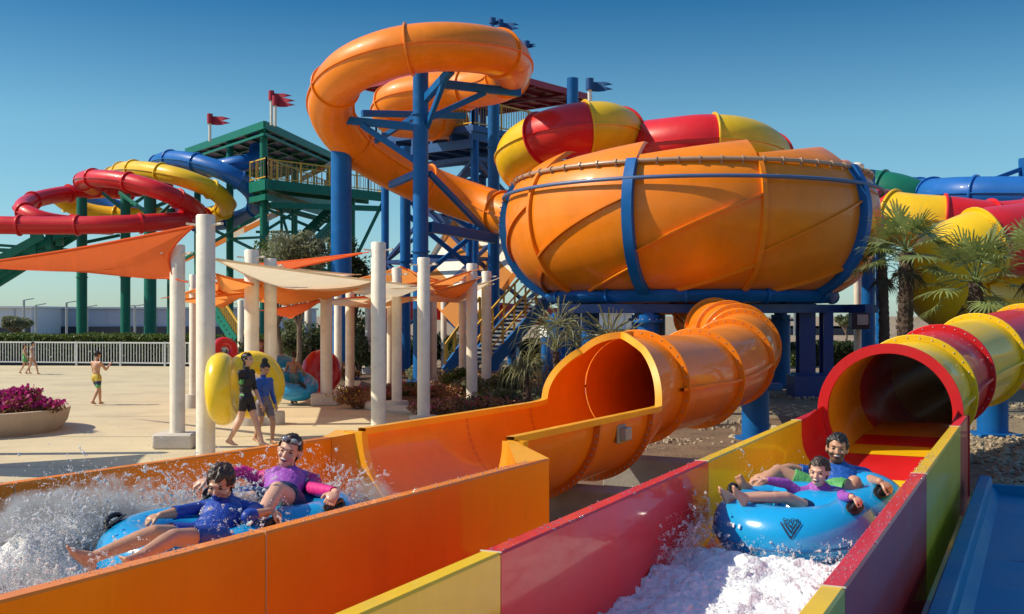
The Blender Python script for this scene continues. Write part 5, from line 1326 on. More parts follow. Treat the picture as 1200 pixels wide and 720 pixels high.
# ================================================================== white water
def watermat(name, tint, foam, sc=3.2, lo=.38, hi=.62):
    m = bpy.data.materials.new(name); m.use_nodes = True; nt = m.node_tree; N = nt.nodes; L = nt.links; b = N['Principled BSDF']
    tc = N.new('ShaderNodeTexCoord'); nz = N.new('ShaderNodeTexNoise'); nz.inputs['Scale'].default_value = sc; nz.inputs['Detail'].default_value = 9; nz.inputs['Roughness'].default_value = .68; nz.inputs['Distortion'].default_value = .7
    L.new(tc.outputs['Object'], nz.inputs['Vector'])
    mr = N.new('ShaderNodeMapRange'); mr.inputs[1].default_value = lo; mr.inputs[2].default_value = hi; L.new(nz.outputs['Fac'], mr.inputs[0])
    mx = N.new('ShaderNodeMix'); mx.data_type = 'RGBA'; mx.inputs[6].default_value = (*tint, 1); mx.inputs[7].default_value = (*foam, 1); L.new(mr.outputs[0], mx.inputs[0]); L.new(mx.outputs[2], b.inputs['Base Color'])
    r = N.new('ShaderNodeMapRange'); r.inputs[3].default_value = .08; r.inputs[4].default_value = .55; L.new(mr.outputs[0], r.inputs[0]); L.new(r.outputs[0], b.inputs['Roughness'])
    b.inputs['Subsurface Weight'].default_value = .25; b.inputs['Subsurface Radius'].default_value = (.8, .9, 1); b.inputs['Subsurface Scale'].default_value = .03
    n2 = N.new('ShaderNodeTexNoise'); n2.inputs['Scale'].default_value = 45; n2.inputs['Detail'].default_value = 6; L.new(tc.outputs['Object'], n2.inputs['Vector'])
    bp = N.new('ShaderNodeBump'); bp.inputs['Distance'].default_value = .02; L.new(n2.outputs['Fac'], bp.inputs['Height']); L.new(bp.outputs[0], b.inputs['Normal'])
    return m
FOAM = mat('water_foam', (.90, .90, .90), .5, var=.03, vscale=9, trans=.5)
WR = watermat('white_water_red', (.55, .30, .36), (.82, .87, .89), 2.6, .24, .38)
WO = watermat('white_water_orange', (.40, .22, .09), (.84, .82, .78), 2.6, .26, .42)
ico = MB(); ico.ell((0, 0, 0), V(1, 1, 1), 3, 5); IV = np.concatenate(ico.v); IF = np.array([f if len(f) == 4 else f+[f[-1]] for f in ico.f])
def droplets(name, P, S, m, kind='stuff'):
    """thousands of water drops and clots as one mesh"""
    P = np.asarray(P); n = len(P); st = .7+.6*RS.rand(n, 1, 3)
    v = P[:, None, :]+IV[None]*np.asarray(S)[:, None, None]*st
    fs = [f for f in ico.f]
    nvb = len(IV); me = bpy.data.meshes.new(name)
    quad = np.array([f for f in fs if len(f) == 4]); tri = np.array([f for f in fs if len(f) == 3])
    off = (np.arange(n)*nvb)[:, None, None]
    fq = (quad[None]+off).reshape(-1, 4); ft = (tri[None]+off).reshape(-1, 3)
    lv_ = np.concatenate([fq.ravel(), ft.ravel()]); ls = np.concatenate([np.arange(len(fq))*4, len(fq)*4+np.arange(len(ft))*3])
    me.vertices.add(n*nvb); me.vertices.foreach_set('co', v.reshape(-1)); me.loops.add(len(lv_)); me.loops.foreach_set('vertex_index', lv_.astype(np.int32))
    me.polygons.add(len(ls)); me.polygons.foreach_set('loop_start', ls.astype(np.int32)); me.materials.append(m); me.update(calc_edges=True)
    me.polygons.foreach_set('use_smooth', [True]*len(me.polygons)); me.validate()
    return tag(link(name, me), kind=kind)
def water_sheet(name, fn, us, vs, hf_, m):
    U, W_ = np.meshgrid(us, vs, indexing='ij'); P = fn(U, W_); h = hf_(U, W_, P)
    P[..., 2] = h
    dx = fbm(P*V(9, 9, 9)+5, 3); P[..., 0] += .018*dx
    mb = MB(); mb.grid(P); return tag(mb.build(name, m, smooth=180), kind='structure'), P
def frr(S, T): return np.stack([RO[0]+RD[0]*S+RN[0]*T, RO[1]+RD[1]*S+RN[1]*T, 0*S], -1)
sG = (G-RO)@RD; pG = (G-RO)@RN
def hr_fn(S, T, P):
    q = P*V(1, 1, 0)
    big = fbm(q*3.0+3, 3); mid = np.abs(fbm(q*8.5+9, 3)); fin = np.abs(fbm(q*22+1, 3))
    front = np.exp(-((S-(sG-.95))/.75)**2)            # bow wave heaped in front of the raft
    under = 1/(1+np.exp(-(S-(sG-.15))*9))
    amp = (1-under)+.12
    h = .46+.07*front*(1-.35*((T-.55)/.75)**2)+amp*(.05*big+.035*(.35-mid)+.028*(.35-fin)+.020*(.3-np.abs(fbm(q*48, 2))))-.12*under
    return np.clip(h, rfloor_np(S)+.03, 1.0)
def rfloor_np(s):
    t = np.clip((s-4.3)/4.6, 0, 1); return .22+.36*t*t*(3-2*t)
wsr, PR_ = water_sheet('water', frr, np.arange(-3.2, 5.0, .016), np.linspace(.012, RW-.012, 92), hr_fn, WR)
def froth(P, n, amt, smax, thr, seed, lift=.10):
    r = np.random.RandomState(seed); Pf = P.reshape(-1, 3)
    nz = fbm(Pf*V(4.5, 4.5, 0)+2, 3); w = np.clip(nz-thr, 0, 1); w = w/w.sum(); i = r.choice(len(Pf), n, p=w)
    q = Pf[i]+r.normal(size=(n, 3))*V(.02, .02, .0); q[:, 2] += np.abs(r.normal(size=n))*lift*r.rand(n)
    return q, .0018+smax*r.rand(n)**4
def arcs(base, vel, n, seed, spread, tmax=.28, g=9.8):
    """water thrown on ballistic arcs from points along the raft: torn strands, clots and fine drops"""
    r = np.random.RandomState(seed); P = []; S = []; base = np.asarray(base, float)
    ns = n//6
    for _ in range(ns):
        u = r.rand()*(len(base)-1); i = int(u); b = base[i]+(base[min(i+1, len(base)-1)]-base[i])*(u-i)+r.normal(size=3)*.04
        f = .25+.9*r.rand()**1.3
        v = np.asarray(vel(u/(len(base)-1)), float)*f+r.normal(size=3)*spread; T_ = tmax*(.10+.9*r.rand())
        m_ = r.randint(8, 30); ln = .012+.05*r.rand(); t = np.clip(T_-ln*np.linspace(0, 1, m_), .0, None); s0 = .0010+.0034*r.rand()**2.2
        wob = r.normal(size=3)*.02
        for q, tt in enumerate(t):
            w = q/m_; p = b+v*tt+V(0, 0, -.5*g*tt*tt)+wob*math.sin(w*3)+r.normal(size=3)*.0035
            P.append(p); S.append(s0*(.35+1.1*math.sin(PI*min(1, .1+w*.9)))*(.6+.8*r.rand()))
        for q in range(r.randint(3, 12)):
            tt = T_*(.5+.7*r.rand()); P.append(b+v*tt+V(0, 0, -.5*g*tt*tt)+r.normal(size=3)*(.01+.10*tt)); S.append(.0010+.0026*r.rand()**3)
    return np.array(P), np.array(S)
P1, S1 = froth(PR_[:, 3:-3][:280], 9000, 1, .006, -.15, 5, .04)
drops = [(P1, S1)]
bow = [G+V(math.cos(a)*.56, math.sin(a)*.56, -.13) for a in np.linspace(math.radians(200), math.radians(330), 14)]
drops.append(arcs(bow, lambda u: V(-.5+.9*u, -.75, 1.0), 1400, 8, .30, .22))
drops.append(arcs([R(sG-.25, .10, .62), R(sG-.6, .08, .55), R(sG-1.2, .08, .5)], lambda u: V(-.1, -.5, 2.0), 2600, 9, .45, .32))
drops.append(arcs([M+V(-.5, .25, .0), M+V(-.1, .5, .0)], lambda u: V(-.1, .1, 1.9), 700, 10, .5, .34))
for P_, S_ in drops: pass
okd = lambda P: (((P-RO)@RN > .02) & ((P-RO)@RN < RW-.02)) | (P[:, 2] > WT+.01)
Pd = np.concatenate([d[0] for d in drops]); Sd = np.concatenate([d[1] for d in drops]); kk = okd(Pd)
droplets('water_spray', Pd[kk], Sd[kk], FOAM)
# orange run-out
def foo(S, T): return np.stack([OD[0]*S+ON[0]*T, OD[1]*S+ON[1]*T, 0*S], -1)
sB = Gb@OD; pB = Gb@ON; sW = Mw@OD
def ho_fn(S, T, P):
    q = P*V(1, 1, 0)
    big = fbm(q*2.6+3, 3); mid = np.abs(fbm(q*7.5+9, 3)); fin = np.abs(fbm(q*20+1, 3))
    front = np.exp(-((S-(sB-.55))/.8)**2-((T-(pB-.25))/.8)**2); left = np.exp(-((T-(pB-.78))/.30)**2-((S-(sB+.1))/1.1)**2)
    calm = 1/(1+np.exp(-(S-(sW+.75))*5))
    h = .41+.30*front+.36*left+(1-calm*.9)*(.085*big+.05*(.35-mid)+.03*(.35-fin)+.018*(.3-np.abs(fbm(q*50, 2))))-.17*calm
    return np.clip(h, .215, 1.2)
wso, PO_ = water_sheet('water', foo, np.arange(1.6, 8.3, .018), np.linspace(-6.33, -3.97, 122), ho_fn, WO)
P1, S1 = froth(PO_[40:230, 4:-4], 12000, 1, .006, -.15, 6, .07)
dro = [(P1, S1)]
lf = [Gb+V(-.70, -.55, -.05), Gb+V(-.68, -.2, 0), Gb+V(-.62, .1, .02), Gb+V(-.58, .45, .05), Mw+V(-.60, .0, .0), Mw+V(-.5, .4, 0)]
dro.append(arcs(lf, lambda u: V(-.75+.2*u, -.25, 2.1), 15000, 12, .5, .34))
dro.append(arcs([Gb+V(-.9, -.9, -.1), Gb+V(-.5, -1.0, -.15), Gb+V(.1, -.75, -.15)], lambda u: V(-.6, -.7, 1.9), 10000, 13, .55, .34))
dro.append(arcs([Mw+V(.45, .42, -.05), Mw+V(.25, .60, -.05), Mw+V(-.1, .62, -.05)], lambda u: V(.25, .55, 2.1), 4000, 14, .4, .32))
dro.append(arcs([Gb+V(.02, .52, .12), Gb+V(.2, .5, .15), Mw+V(-.3, -.4, .15)], lambda u: V(.05, .1, 1.7), 3000, 15, .4, .34))
dro.append(arcs([Mw+V(-.2, .2, .35), Mw+V(.25, .3, .2)], lambda u: V(.1, .3, 1.5), 500, 16, .5, .3))
dro.append(arcs([Gb+V(.1, -.3, .1), Gb+V(.35, -.3, .1), Gb+V(.4, .3, .15)], lambda u: V(.1, -.1, 1.3), 1000, 18, .5, .3))
# fine spray hanging over the far wall
r_ = np.random.RandomState(21); n = 900; Pq = np.stack([Q(s, p, 0) for s, p in zip(r_.uniform(sB-1.2, sW+.7, n), r_.uniform(pf(6)+.05, pB-.3, n))]); Pq[:, 2] = .75+np.abs(r_.normal(size=n))*.28
dro.append((Pq, .0013+.004*r_.rand(n)**3))
Pd = np.concatenate([d[0] for d in dro]); Sd = np.concatenate([d[1] for d in dro]); q = Pd@ON
kk = ((q < -3.97) & (q > pf(6)+.03)) | (Pd[:, 2] > WT+.01)
droplets('water_spray', Pd[kk], Sd[kk], FOAM)
# soft mist of the finest drops hanging over the churned water
def mist(name, cen, axes, half, dens, scale, seed):
    mb = MB(); mb.ell((0, 0, 0), V(1, 1, 1), 18, 28); q = mb.v[0]; hh = .80+.22*fbm(q*1.7+seed, 3)[:, None]; q = q*hh*np.asarray(half); q[:, 2] = np.maximum(q[:, 2], -half[2]*.8); mb.v[0] = q; o = mb.build(name, [], None, 0)
    M_ = Matrix.Identity(4)
    for j in range(3):
        for i in range(3): M_[i][j] = float(axes[j][i])
        M_[j][3] = float(cen[j])
    o.matrix_world = M_
    m = bpy.data.materials.new(name); m.use_nodes = True; nt = m.node_tree; N = nt.nodes; L = nt.links; N.remove(N['Principled BSDF'])
    pv = N.new('ShaderNodeVolumePrincipled'); pv.inputs['Color'].default_value = (.97, .98, 1, 1); pv.inputs['Anisotropy'].default_value = .25; L.new(pv.outputs[0], N['Material Output'].inputs['Volume'])
    tc = N.new('ShaderNodeTexCoord'); ad = N.new('ShaderNodeVectorMath'); ad.inputs[1].default_value = (seed, seed*2, 0); L.new(tc.outputs['Object'], ad.inputs[0])
    nz = N.new('ShaderNodeTexNoise'); nz.inputs['Scale'].default_value = scale; nz.inputs['Detail'].default_value = 5; nz.inputs['Roughness'].default_value = .65; nz.inputs['Distortion'].default_value = .6; L.new(ad.outputs[0], nz.inputs['Vector'])
    dv = N.new('ShaderNodeVectorMath'); dv.operation = 'DIVIDE'; dv.inputs[1].default_value = [float(h) for h in half]; L.new(tc.outputs['Object'], dv.inputs[0])
    ad2 = N.new('ShaderNodeVectorMath'); ad2.inputs[1].default_value = (0, 0, .8); L.new(dv.outputs[0], ad2.inputs[0])
    sc2 = N.new('ShaderNodeVectorMath'); sc2.operation = 'MULTIPLY'; sc2.inputs[1].default_value = (1, 1, .56); L.new(ad2.outputs[0], sc2.inputs[0])
    ln = N.new('ShaderNodeVectorMath'); ln.operation = 'LENGTH'; L.new(sc2.outputs[0], ln.inputs[0])
    sb_ = N.new('ShaderNodeMath'); sb_.operation = 'MULTIPLY_ADD'; sb_.inputs[1].default_value = -.62; L.new(ln.outputs['Value'], sb_.inputs[0]); L.new(nz.outputs['Fac'], sb_.inputs[2])
    mr = N.new('ShaderNodeMapRange'); mr.inputs[1].default_value = .0; mr.inputs[2].default_value = .42; mr.inputs[3].default_value = 0; mr.inputs[4].default_value = dens; L.new(sb_.outputs[0], mr.inputs[0])
    L.new(mr.outputs[0], pv.inputs['Density'])
    o.data.materials.append(m); return tag(o, kind='stuff')
UPV = V(0, 0, 1)
mist('spray_mist', Q((sB+sW)/2-.55, (pf(6)+pB)/2-.12, .82), (OD, ON, UPV), (1.35, .64, .42), 30, 5.5, 3.1)
mist('spray_mist', Q(sB-1.15, pB-.3, .62), (OD, ON, UPV), (.85, .8, .32), 26, 6, 7.7)
mist('spray_mist', Q(sW+.55, pB+.25, .86), (OD, ON, UPV), (.35, .4, .24), 13, 7, 1.7)
# wet film and beads on the wall tops
r_ = np.random.RandomState(33); n = 500; Pq = np.array([Q(s, p, WT+.002) for s, p in zip(r_.uniform(3.2, 7.6, n), r_.uniform(-3.94, -3.85, n))]+[R(s, p, WT+.002) for s, p in zip(r_.uniform(.0, 5, n), np.where(r_.rand(n) < .5, r_.uniform(-.1, 0, n), r_.uniform(RW, RW+.1, n)))])
WET = bpy.data.materials.new('water_beads'); WET.use_nodes = True; b = WET.node_tree.nodes['Principled BSDF']; b.inputs['Base Color'].default_value = (.8, .85, .9, 1); b.inputs['Roughness'].default_value = .05; b.inputs['Transmission Weight'].default_value = .9; b.inputs['IOR'].default_value = 1.33
ob = droplets('water_beads', Pq, .002+.005*r_.rand(2*n)**2, WET); 

# ================================================================== plants
def leaves(mb, P, size, seed, mi=0, asp=.45, up=.3):
    """small pointed leaf faces spread through a volume"""
    r = np.random.RandomState(seed); P = np.asarray(P); n = len(P)
    d = r.normal(size=(n, 3)); d[:, 2] += up; d /= np.linalg.norm(d, axis=1)[:, None]
    e = np.cross(d, r.normal(size=(n, 3))); e /= np.linalg.norm(e, axis=1)[:, None]
    s = (size*(.6+.8*r.rand(n)))[:, None]
    a = P-d*s*.5; b = P+e*s*asp*.5; c = P+d*s*.5; f = P-e*s*asp*.5
    v = np.stack([a, b, c, f], 1).reshape(-1, 3); fs = (np.arange(n)*4)[:, None]+np.arange(4)[None]
    mb.v.append(v); o = mb.n; mb.f += (fs+o).tolist(); mb.m += [mi]*n; mb.n += 4*n
def clumps(c, rad, n, seed, nc=14, cr=.38, flat=.0):
    r = np.random.RandomState(seed); c = np.asarray(c, float); rad = np.asarray(rad, float); out = []; cc = []
    for i in range(nc):
        d = r.normal(size=3); d /= np.linalg.norm(d); q = d*r.rand()**.45; 
        if q[2] < -.6: q[2] *= .5
        cc.append(c+q*rad*(1-cr*.6)); m_ = int(n/nc*(.5+r.rand())); s = cr*(.6+.8*r.rand())
        x = r.normal(size=(m_, 3)); x /= np.linalg.norm(x, axis=1)[:, None]; x *= (r.rand(m_, 1)**.4); out.append(cc[-1]+x*rad*s)
    return np.concatenate(out), cc
def bush(name, label, cat, c, rad, n, m, size, seed, grp=None, nc=14, extra=None, stems=True):
    c = np.asarray(c, float); t = thing(name, label, cat, (c[0], c[1], 0), grp)
    P, cc = clumps(c, rad, n, seed, nc); P = P[P[:, 2] > .03]; mb = MB(); leaves(mb, P, size, seed)
    mats = [m]
    if extra is not None:
        em, en, es = extra; r = np.random.RandomState(seed+1); k = r.choice(len(P), en); q = P[k]+(P[k]-c)*.08; q[:, 2] += .03
        q = q[P[k][:, 2] > c[2]-.1*rad[2]]; leaves(mb, q, es, seed+2, 1, .9, .8); mats.append(em)
    mb.build('foliage', mats, t, 0)
    if stems:
        mb = MB(); b = V(c[0], c[1], 0)
        for q in cc[:8]: mb.tube([b, b*.5+q*.5+V(0, 0, .05), q], [.03, .02, .01], 6)
        mb.build('stem', BARK, t)
    return t
def tree(label, base, c, rad, n, m, size, seed, nc=22, tr=.12, grp=None, cat='tree', name='broadleaf_tree'):
    base = np.asarray(base, float); c = np.asarray(c, float); t = thing(name, label, cat, base, grp); r = np.random.RandomState(seed)
    P, cc = clumps(c, rad, n, seed, nc, .34); mb = MB(); leaves(mb, P, size, seed); mb.build('crown', m, t, 0)
    mb = MB(); fk = base+(c-base)*.45+V(r.normal()*.1, 0, 0); mb.tube([base, base*.5+fk*.5+V(.06, 0, 0), fk], [tr, tr*.8, tr*.65], 10)
    for q in cc[:14]: mb.tube([fk-V(0, 0, .1), fk*.5+q*.5+r.normal(size=3)*.1, q], [tr*.5, tr*.28, tr*.08], 6)
    mb.build('trunk', BARK, t); return t
tree('grey-green olive-like tree rising behind the pergola left of the thick blue column', gz(347, 38), at(352, 303, 38), (1.45, 1.3, 1.0), 9000, LEAF4, .13, 5, 26)
tree('bright green tree with a rounded top left of the olive-like tree', gz(328, 40), at(322, 305, 40), (.95, 1.0, .75), 5000, LEAF3, .14, 6, 16)
tree('dark tree behind the thick blue column', gz(412, 41), at(405, 318, 41), (1.0, 1.0, 1.25), 5000, LEAF2, .15, 7, 16)
tree('small lone tree before the warehouse at the left edge', gz(20, 88), at(19, 377, 88), (1.6, 1.4, .85), 3000, LEAF4, .3, 8, 14, .2)
bg_spots = [(275, 45, 1.2), (300, 44, 1.5), (330, 43, 1.7), (348, 42, 2.0), (372, 43, 2.2), (398, 42, 2.4), (420, 41, 2.2), (438, 42, 2.3), (455, 44, 1.9), (480, 45, 1.5), (505, 46, 1.7), (530, 46, 1.5), (552, 45, 1.3)]
bl = ['low dark bush behind the yellow-sided stair', 'dark bush behind the boy in the blue shirt', 'dark bush left of the forked trunk', 'dark bush around the forked trunk', 'dark bush behind the red swim ring', 'tall dark bush right of the red swim ring', 'dark bush left of the small far plinth column', 'tall dark bush right of the small far plinth column', 'dark bush behind the column on the broad round plinth', 'dark bush at the foot of the tall loop column', 'dark bush behind the plinth column by the half pipe', 'dark bush left of the smaller blue stair', 'dark bush under the smaller blue stair']
for i, (px, Y, h) in enumerate(bg_spots): bush('dense_bush', bl[i], 'bush', gz(px, Y)+V(0, 0, h*.5), (.95, .9, h*.55), 2600, LEAF2 if i % 3 else LEAF1, .16, 40+i, 'dark bushes behind the pergola', 12)
sh = [(556, 29.5, .50, LEAF4, 'grey-green shrub behind the thicker column of the rightmost pair'), (585, 29, .55, LEAF1, 'shrub left of the drooping young palm'), (604, 30.5, .75, LEAF3, 'taller grey-green shrub in front of the blue stair'), (633, 26, .45, LEAF4, 'low shrub right of the drooping young palm'), (655, 24, .42, LEAF4, 'low grey-green shrub beside the half pipe edge'), (596, 25.5, .40, LEAF1, 'low shrub behind the orange half pipe edge'), (530, 33, .6, LEAF3, 'shrub between the right pergola columns'), (488, 36, .5, LEAF4, 'shrub beside the foot of the tall loop column'), (402, 37, .5, LEAF5, 'reddish shrub at the foot of the shaded column')]
for i, (px, Y, h, m, lab) in enumerate(sh): bush('leafy_shrub', lab, 'shrub', gz(px, Y)+V(0, 0, h*.55), (.75, .6, h*.7), 1900, m, .09, 70+i, 'shrubs in the bed under the pergola', 10)
fl = [(425, 26.0, LEAF5, FLOWY, 'yellowish flowers at the left end of the flower bed'), (414, 28.0, LEAF5, FLOWP, 'reddish ground plants behind the yellowish flowers'), (448, 28.5, LEAF5, FLOWP, 'reddish ground plants between the two middle columns'), (515, 23.6, LEAF5, FLOWP, 'pink flowers right of the white plinth column'), (538, 24.5, LEAF4, FLOWM, 'magenta flowers behind the half pipe edge'), (560, 25, LEAF3, FLOWM, 'bright magenta flowers below the rightmost column'), (590, 24.3, LEAF5, FLOWP, 'pink flowers left of the drooping young palm'), (480, 30, LEAF3, FLOWP, 'dull red ground plants behind the round plinth'), (503, 29, LEAF5, FLOWP, 'dull red ground plants behind the white plinth column')]
for i, (px, Y, m, m2, lab) in enumerate(fl): bush('flowering_plant', lab, 'flowers', gz(px, Y)+V(0, 0, .2), (.75, .6, .24), 1500, m, .075, 90+i, 'flowering plants in the bed under the pergola', 12, (m2, 110, .06))
# ground cover in the bed, uncountable
mb = MB(); r_ = np.random.RandomState(77); n = 9000; xy = np.stack([r_.uniform(-5.5, 3.6, n), r_.uniform(22.5, 42, n)], 1); xy = xy[(xy[:, 0] > -1.0-(xy[:, 1]-22.5)*.19+.25) & (xy[:, 0] < 1.8+(xy[:, 1]-20)*.13)]
leaves(mb, np.c_[xy, .03+.14*r_.rand(len(xy))], .12, 78); tag(mb.build('ground_cover', LEAF5, smooth=0), kind='stuff')
# hedges
def hedge(label, p0, p1, h, d, n, m, seed, size=.16):
    t = thing('clipped_hedge', label, 'hedge', p0); r = np.random.RandomState(seed); u = r.rand(n); P = p0[None]+(p1-p0)[None]*u[:, None]
    ph = h*(.86+.16*np.abs(fbm(np.c_[u*np.linalg.norm(p1-p0)*.9, 0*u, 0*u+seed], 3)))
    P[:, 2] = ph*np.sqrt(r.rand(n)); P[:, 1] += d*(r.rand(n)-.5); mb = MB(); leaves(mb, P, size, seed); mb.build('foliage', m, t, 0)
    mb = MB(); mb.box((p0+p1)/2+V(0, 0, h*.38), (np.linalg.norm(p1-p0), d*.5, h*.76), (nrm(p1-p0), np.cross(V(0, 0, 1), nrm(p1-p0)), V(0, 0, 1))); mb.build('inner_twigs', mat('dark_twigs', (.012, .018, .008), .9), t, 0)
hedge('long bright green hedge behind the white railing fence', gz(-40, 53), gz(330, 51), 1.45, 1.4, 26000, LEAF3, 3)
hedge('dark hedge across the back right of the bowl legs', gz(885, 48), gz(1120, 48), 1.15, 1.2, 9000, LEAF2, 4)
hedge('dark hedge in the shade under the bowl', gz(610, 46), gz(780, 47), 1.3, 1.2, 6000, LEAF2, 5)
bush('dense_bush', 'small sunlit bush before the dark hedge right of the bowl leg', 'bush', gz(924, 44)+V(0, 0, .45), (.45, .4, .55), 900, LEAF3, .15, 222, None, 7)
tree('far round tree on the skyline right of the bowl leg', gz(991, 90), at(991, 378, 90), (1.0, 1.0, .7), 900, LEAF1, .28, 223, 8, .12)
# planter with magenta flowers at the left
t = thing('round_planter', 'low round concrete planter at the left edge', 'planter', gz(-37, 21)); pc_ = gz(-37, 21)
mb = MB(); mb.lathe([(1.62, 0), (1.75, .18), (1.80, .38), (1.80, .43), (1.66, .43), (1.62, .32), (0, .32)], pc_, 64); mb.build('bowl', mat('beige_planter', (.50, .38, .27), .8, var=.1, bump=.004, bscale=30, dirt=(.3, .2, .13)), t, 40)
mb = MB(); mb.lathe([(1.64, .33), (0, .36)], pc_, 40); mb.build('soil', MULCH, t)
FLOW = []
for i, (dx, dy, rx_, rz_, m2, lab) in enumerate(((1.25, -.30, .62, .38, FLOWM, 'magenta petunias spilling over the right rim of the planter'), (.45, -.75, .72, .36, FLOWM, 'magenta and pink petunias in the middle of the planter'), (-.2, -.35, .8, .40, FLOWP, 'pink petunias at the back of the planter'), (.0, -1.15, .6, .22, FLOWY, 'yellowish petunias at the front rim of the planter'), (.8, .35, .7, .40, FLOWM, 'magenta petunias at the far right of the planter'))):
    bush('flowering_plant', lab, 'flowers', pc_+V(dx, dy, .50), (rx_, .55, rz_*.78), 1900, LEAF5 if i != 3 else LEAF3, .085, 120+i, 'petunias in the round planter', 16, (m2, 1500 if i != 3 else 500, .085), False)

# ---- fan palms
def fan_leaf(mb, base, d, L, fan, seed, droop=.35, n=24, mi=0, w=.017):
    r = np.random.RandomState(seed); d = nrm(d); sd = np.cross(d, V(0, 0, 1)); sd = nrm(sd) if np.linalg.norm(sd) > 1e-3 else V(1, 0, 0); up = np.cross(sd, d)
    tip = base+d*L-V(0, 0, L*.12); mb.tube([base, base+d*L*.5+up*.02, tip], [.018, .014, .009], 5, mi=mi)
    d2 = nrm(d-V(0, 0, .22)); up = np.cross(sd, d2)
    for a in np.linspace(-1.95, 1.95, n):
        a += r.normal()*.03; q = nrm(d2*math.cos(a)+sd*math.sin(a)+up*(.10*math.cos(a*2))); l = fan*(1-.22*abs(a)/1.9)*(.85+.25*r.rand())
        p0 = tip; p1 = p0+q*l*.45; p2 = p0+q*l*.78-V(0, 0, l*droop*.16); p3 = p0+q*l*.97-V(0, 0, l*droop*(.42+.3*r.rand()))
        nv = nrm(np.cross(q, up)); ww = w*(fan/.6)
        mb.add([p0-nv*.006, p0+nv*.006, p1-nv*ww, p1+nv*ww, p2-nv*ww*.7, p2+nv*ww*.7, p3], [(0, 1, 3, 2), (2, 3, 5, 4), (4, 5, 6)], mi)
def palm(label, foot_, top, tr, nl, L, fan, seed, m=PALM, droop=.22, elev=(-.45, 1.4), skirt=4, name='fan_palm', grp=None, az=None, nb=24, bw_=.017):
    t = thing(name, label, 'palm', foot_, grp); r = np.random.RandomState(seed); foot_ = np.asarray(foot_, float); top = np.asarray(top, float)
    mb = MB(); k = max(6, int(np.linalg.norm(top-foot_)/.07)); pts = []; rr = []
    for i, u in enumerate(np.linspace(0, 1, k)): pts.append(foot_+(top-foot_)*u+V(.03*math.sin(u*3), 0, 0)); rr.append(tr*(1.15-.3*u)*(1+.10*(i % 2)))
    mb.tube(pts, rr, 12)
    for i in range(int(k*4)):
        u = r.rand()**.8; a = r.rand()*6.28; p = foot_+(top-foot_)*u; q = V(math.cos(a), math.sin(a), 0); b = p+q*tr*.95; mb.add([b+V(-q[1], q[0], 0)*.035, b-V(-q[1], q[0], 0)*.035, b+q*.05+V(0, 0, .09)], [(0, 1, 2)])
    mb.build('trunk', PBARK, t, 25)
    mb = MB()
    for i in range(nl):
        e = elev[0]+(elev[1]-elev[0])*((i+.5)/nl)**.8; a = i*2.399+r.normal()*.2 if az is None else r.uniform(*az)
        fan_leaf(mb, top+V(0, 0, .05*r.rand()), V(math.cos(a)*math.cos(e), math.sin(a)*math.cos(e), math.sin(e)), L*(.8+.4*r.rand()), fan*(.85+.3*r.rand()), seed*50+i, droop*(1.4-e*.4), nb, w=bw_)
    mb.build('crown', m, t, 0)
    if skirt:
        mb = MB()
        for i in range(skirt):
            a = i*2.399; fan_leaf(mb, top-V(0, 0, .12), V(math.cos(a)*.6, math.sin(a)*.6, -.85), L*.55, fan*.7, seed*70+i, .3, 18)
        mb.build('dead_frond', mat('dead_fronds', (.06, .045, .02), .8, var=.3), t, 0)
    return t
palm('tall fan palm with a rough dark trunk right of the bowl', gz(1056, 25.2), at(1062, 296, 25), .17, 15, .68, .70, 3, bw_=.021, nb=22, elev=(-.5, 1.45))
palm('thinner fan palm half hidden behind the bowl and the tall palm', gz(1036, 29), at(1034, 312, 29), .13, 10, .55, .62, 4, bw_=.02, nb=20)
palm('bushy fan palm in front of the lower red and yellow tube', gz(1142, 24), at(1143, 332, 24), .16, 20, .85, .68, 5, elev=(-.75, 1.4), skirt=3, bw_=.020, nb=20)
palm('fan palm cut by the right frame edge', gz(1212, 23), at(1212, 308, 23), .15, 14, .7, .62, 6, bw_=.02, nb=20)
palm('young upright palm with long pale leaves left of the bowl leg', gz(650, 22.5), at(651, 412, 22.3), .07, 12, .55, .85, 7, PALMDRY, .9, (.2, 1.5), 0, 'young_palm', nb=11, bw_=.011)
palm('tall narrow young palm just left of the front bowl leg', gz(716, 21.8), at(716, 422, 21.8), .06, 6, .50, .85, 8, PALMDRY, .5, (.95, 1.5), 0, 'young_palm', nb=12, bw_=.012)
palm('small drooping young palm with a dark stem beside the shrubs', gz(616, 23.6), at(617, 436, 23.6), .08, 11, .25, .50, 9, PALMDRY, 1.7, (-.1, 1.2), 0, 'young_palm', nb=12, bw_=.012)
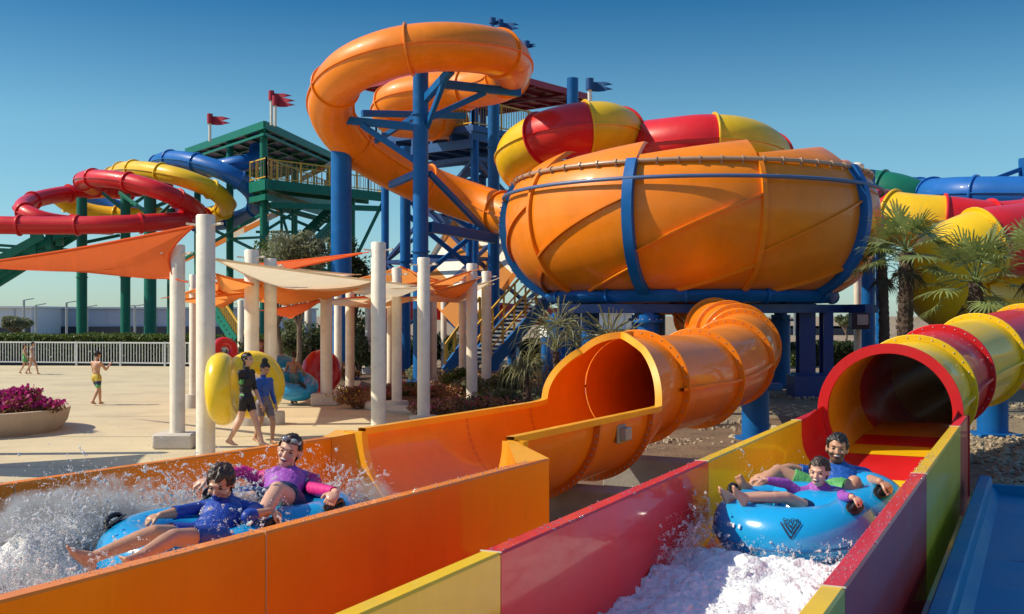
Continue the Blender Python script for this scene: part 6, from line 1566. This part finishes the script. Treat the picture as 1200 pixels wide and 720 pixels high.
# ================================================================== sky, sun, camera
SUN = nrm((-.735, -.05, .665)); el = math.asin(SUN[2])
w = bpy.data.worlds.new('World'); SC.world = w; w.use_nodes = True
nt = w.node_tree; bg = nt.nodes['Background']
sky = nt.nodes.new('ShaderNodeTexSky'); sky.sky_type = 'NISHITA'; sky.sun_disc = False
sky.sun_elevation = el; sky.sun_rotation = math.atan2(SUN[0], SUN[1])
sky.air_density = 1.0; sky.dust_density = .3; sky.ozone_density = 3.0
tcw = nt.nodes.new('ShaderNodeTexCoord'); sx = nt.nodes.new('ShaderNodeSeparateXYZ'); cr = nt.nodes.new('ShaderNodeValToRGB')
nt.links.new(tcw.outputs['Generated'], sx.inputs[0]); nt.links.new(sx.outputs[2], cr.inputs[0])
el_ = cr.color_ramp.elements; el_[0].position = 0.; el_[0].color = (.53, .70, .80, 1); el_[1].position = .55; el_[1].color = (.70, .95, 1.10, 1)
q = el_.new(.165); q.color = (.455, .715, .725, 1); q = el_.new(.275); q.color = (.105, .39, .535, 1); q = el_.new(.34); q.color = (.22, .55, .70, 1)
vm = nt.nodes.new('ShaderNodeVectorMath'); vm.operation = 'MULTIPLY'; nt.links.new(sky.outputs[0], vm.inputs[0]); nt.links.new(cr.outputs[0], vm.inputs[1])
vs_ = nt.nodes.new('ShaderNodeVectorMath'); vs_.operation = 'SCALE'; vs_.inputs['Scale'].default_value = 1.45; nt.links.new(vm.outputs[0], vs_.inputs[0])
nt.links.new(vs_.outputs[0], bg.inputs[0]); bg.inputs[1].default_value = .096
sl = bpy.data.lights.new('Sun', 'SUN'); sl.energy = 4.7; sl.angle = math.radians(.55); sl.color = (1.0, .88, .68)
so = bpy.data.objects.new('Sun', sl); COL.objects.link(so)
so.rotation_euler = Vector((-SUN[0], -SUN[1], -SUN[2])).to_track_quat('-Z', 'Y').to_euler()
cd = bpy.data.cameras.new('Camera'); co = bpy.data.objects.new('Camera', cd); COL.objects.link(co)
cd.sensor_width = 36; cd.lens = 36*F/1200; cd.clip_start = .05; cd.clip_end = 4000
cd.shift_y = 9/1200
co.location = (0, 0, CH); co.rotation_euler = (PI/2, 0, 0); SC.camera = co
SC.view_settings.view_transform = 'Standard'; SC.view_settings.look = 'None'; SC.view_settings.exposure = .16; SC.view_settings.gamma = 1
SC.render.film_transparent = False
SC.cycles.max_bounces = 8
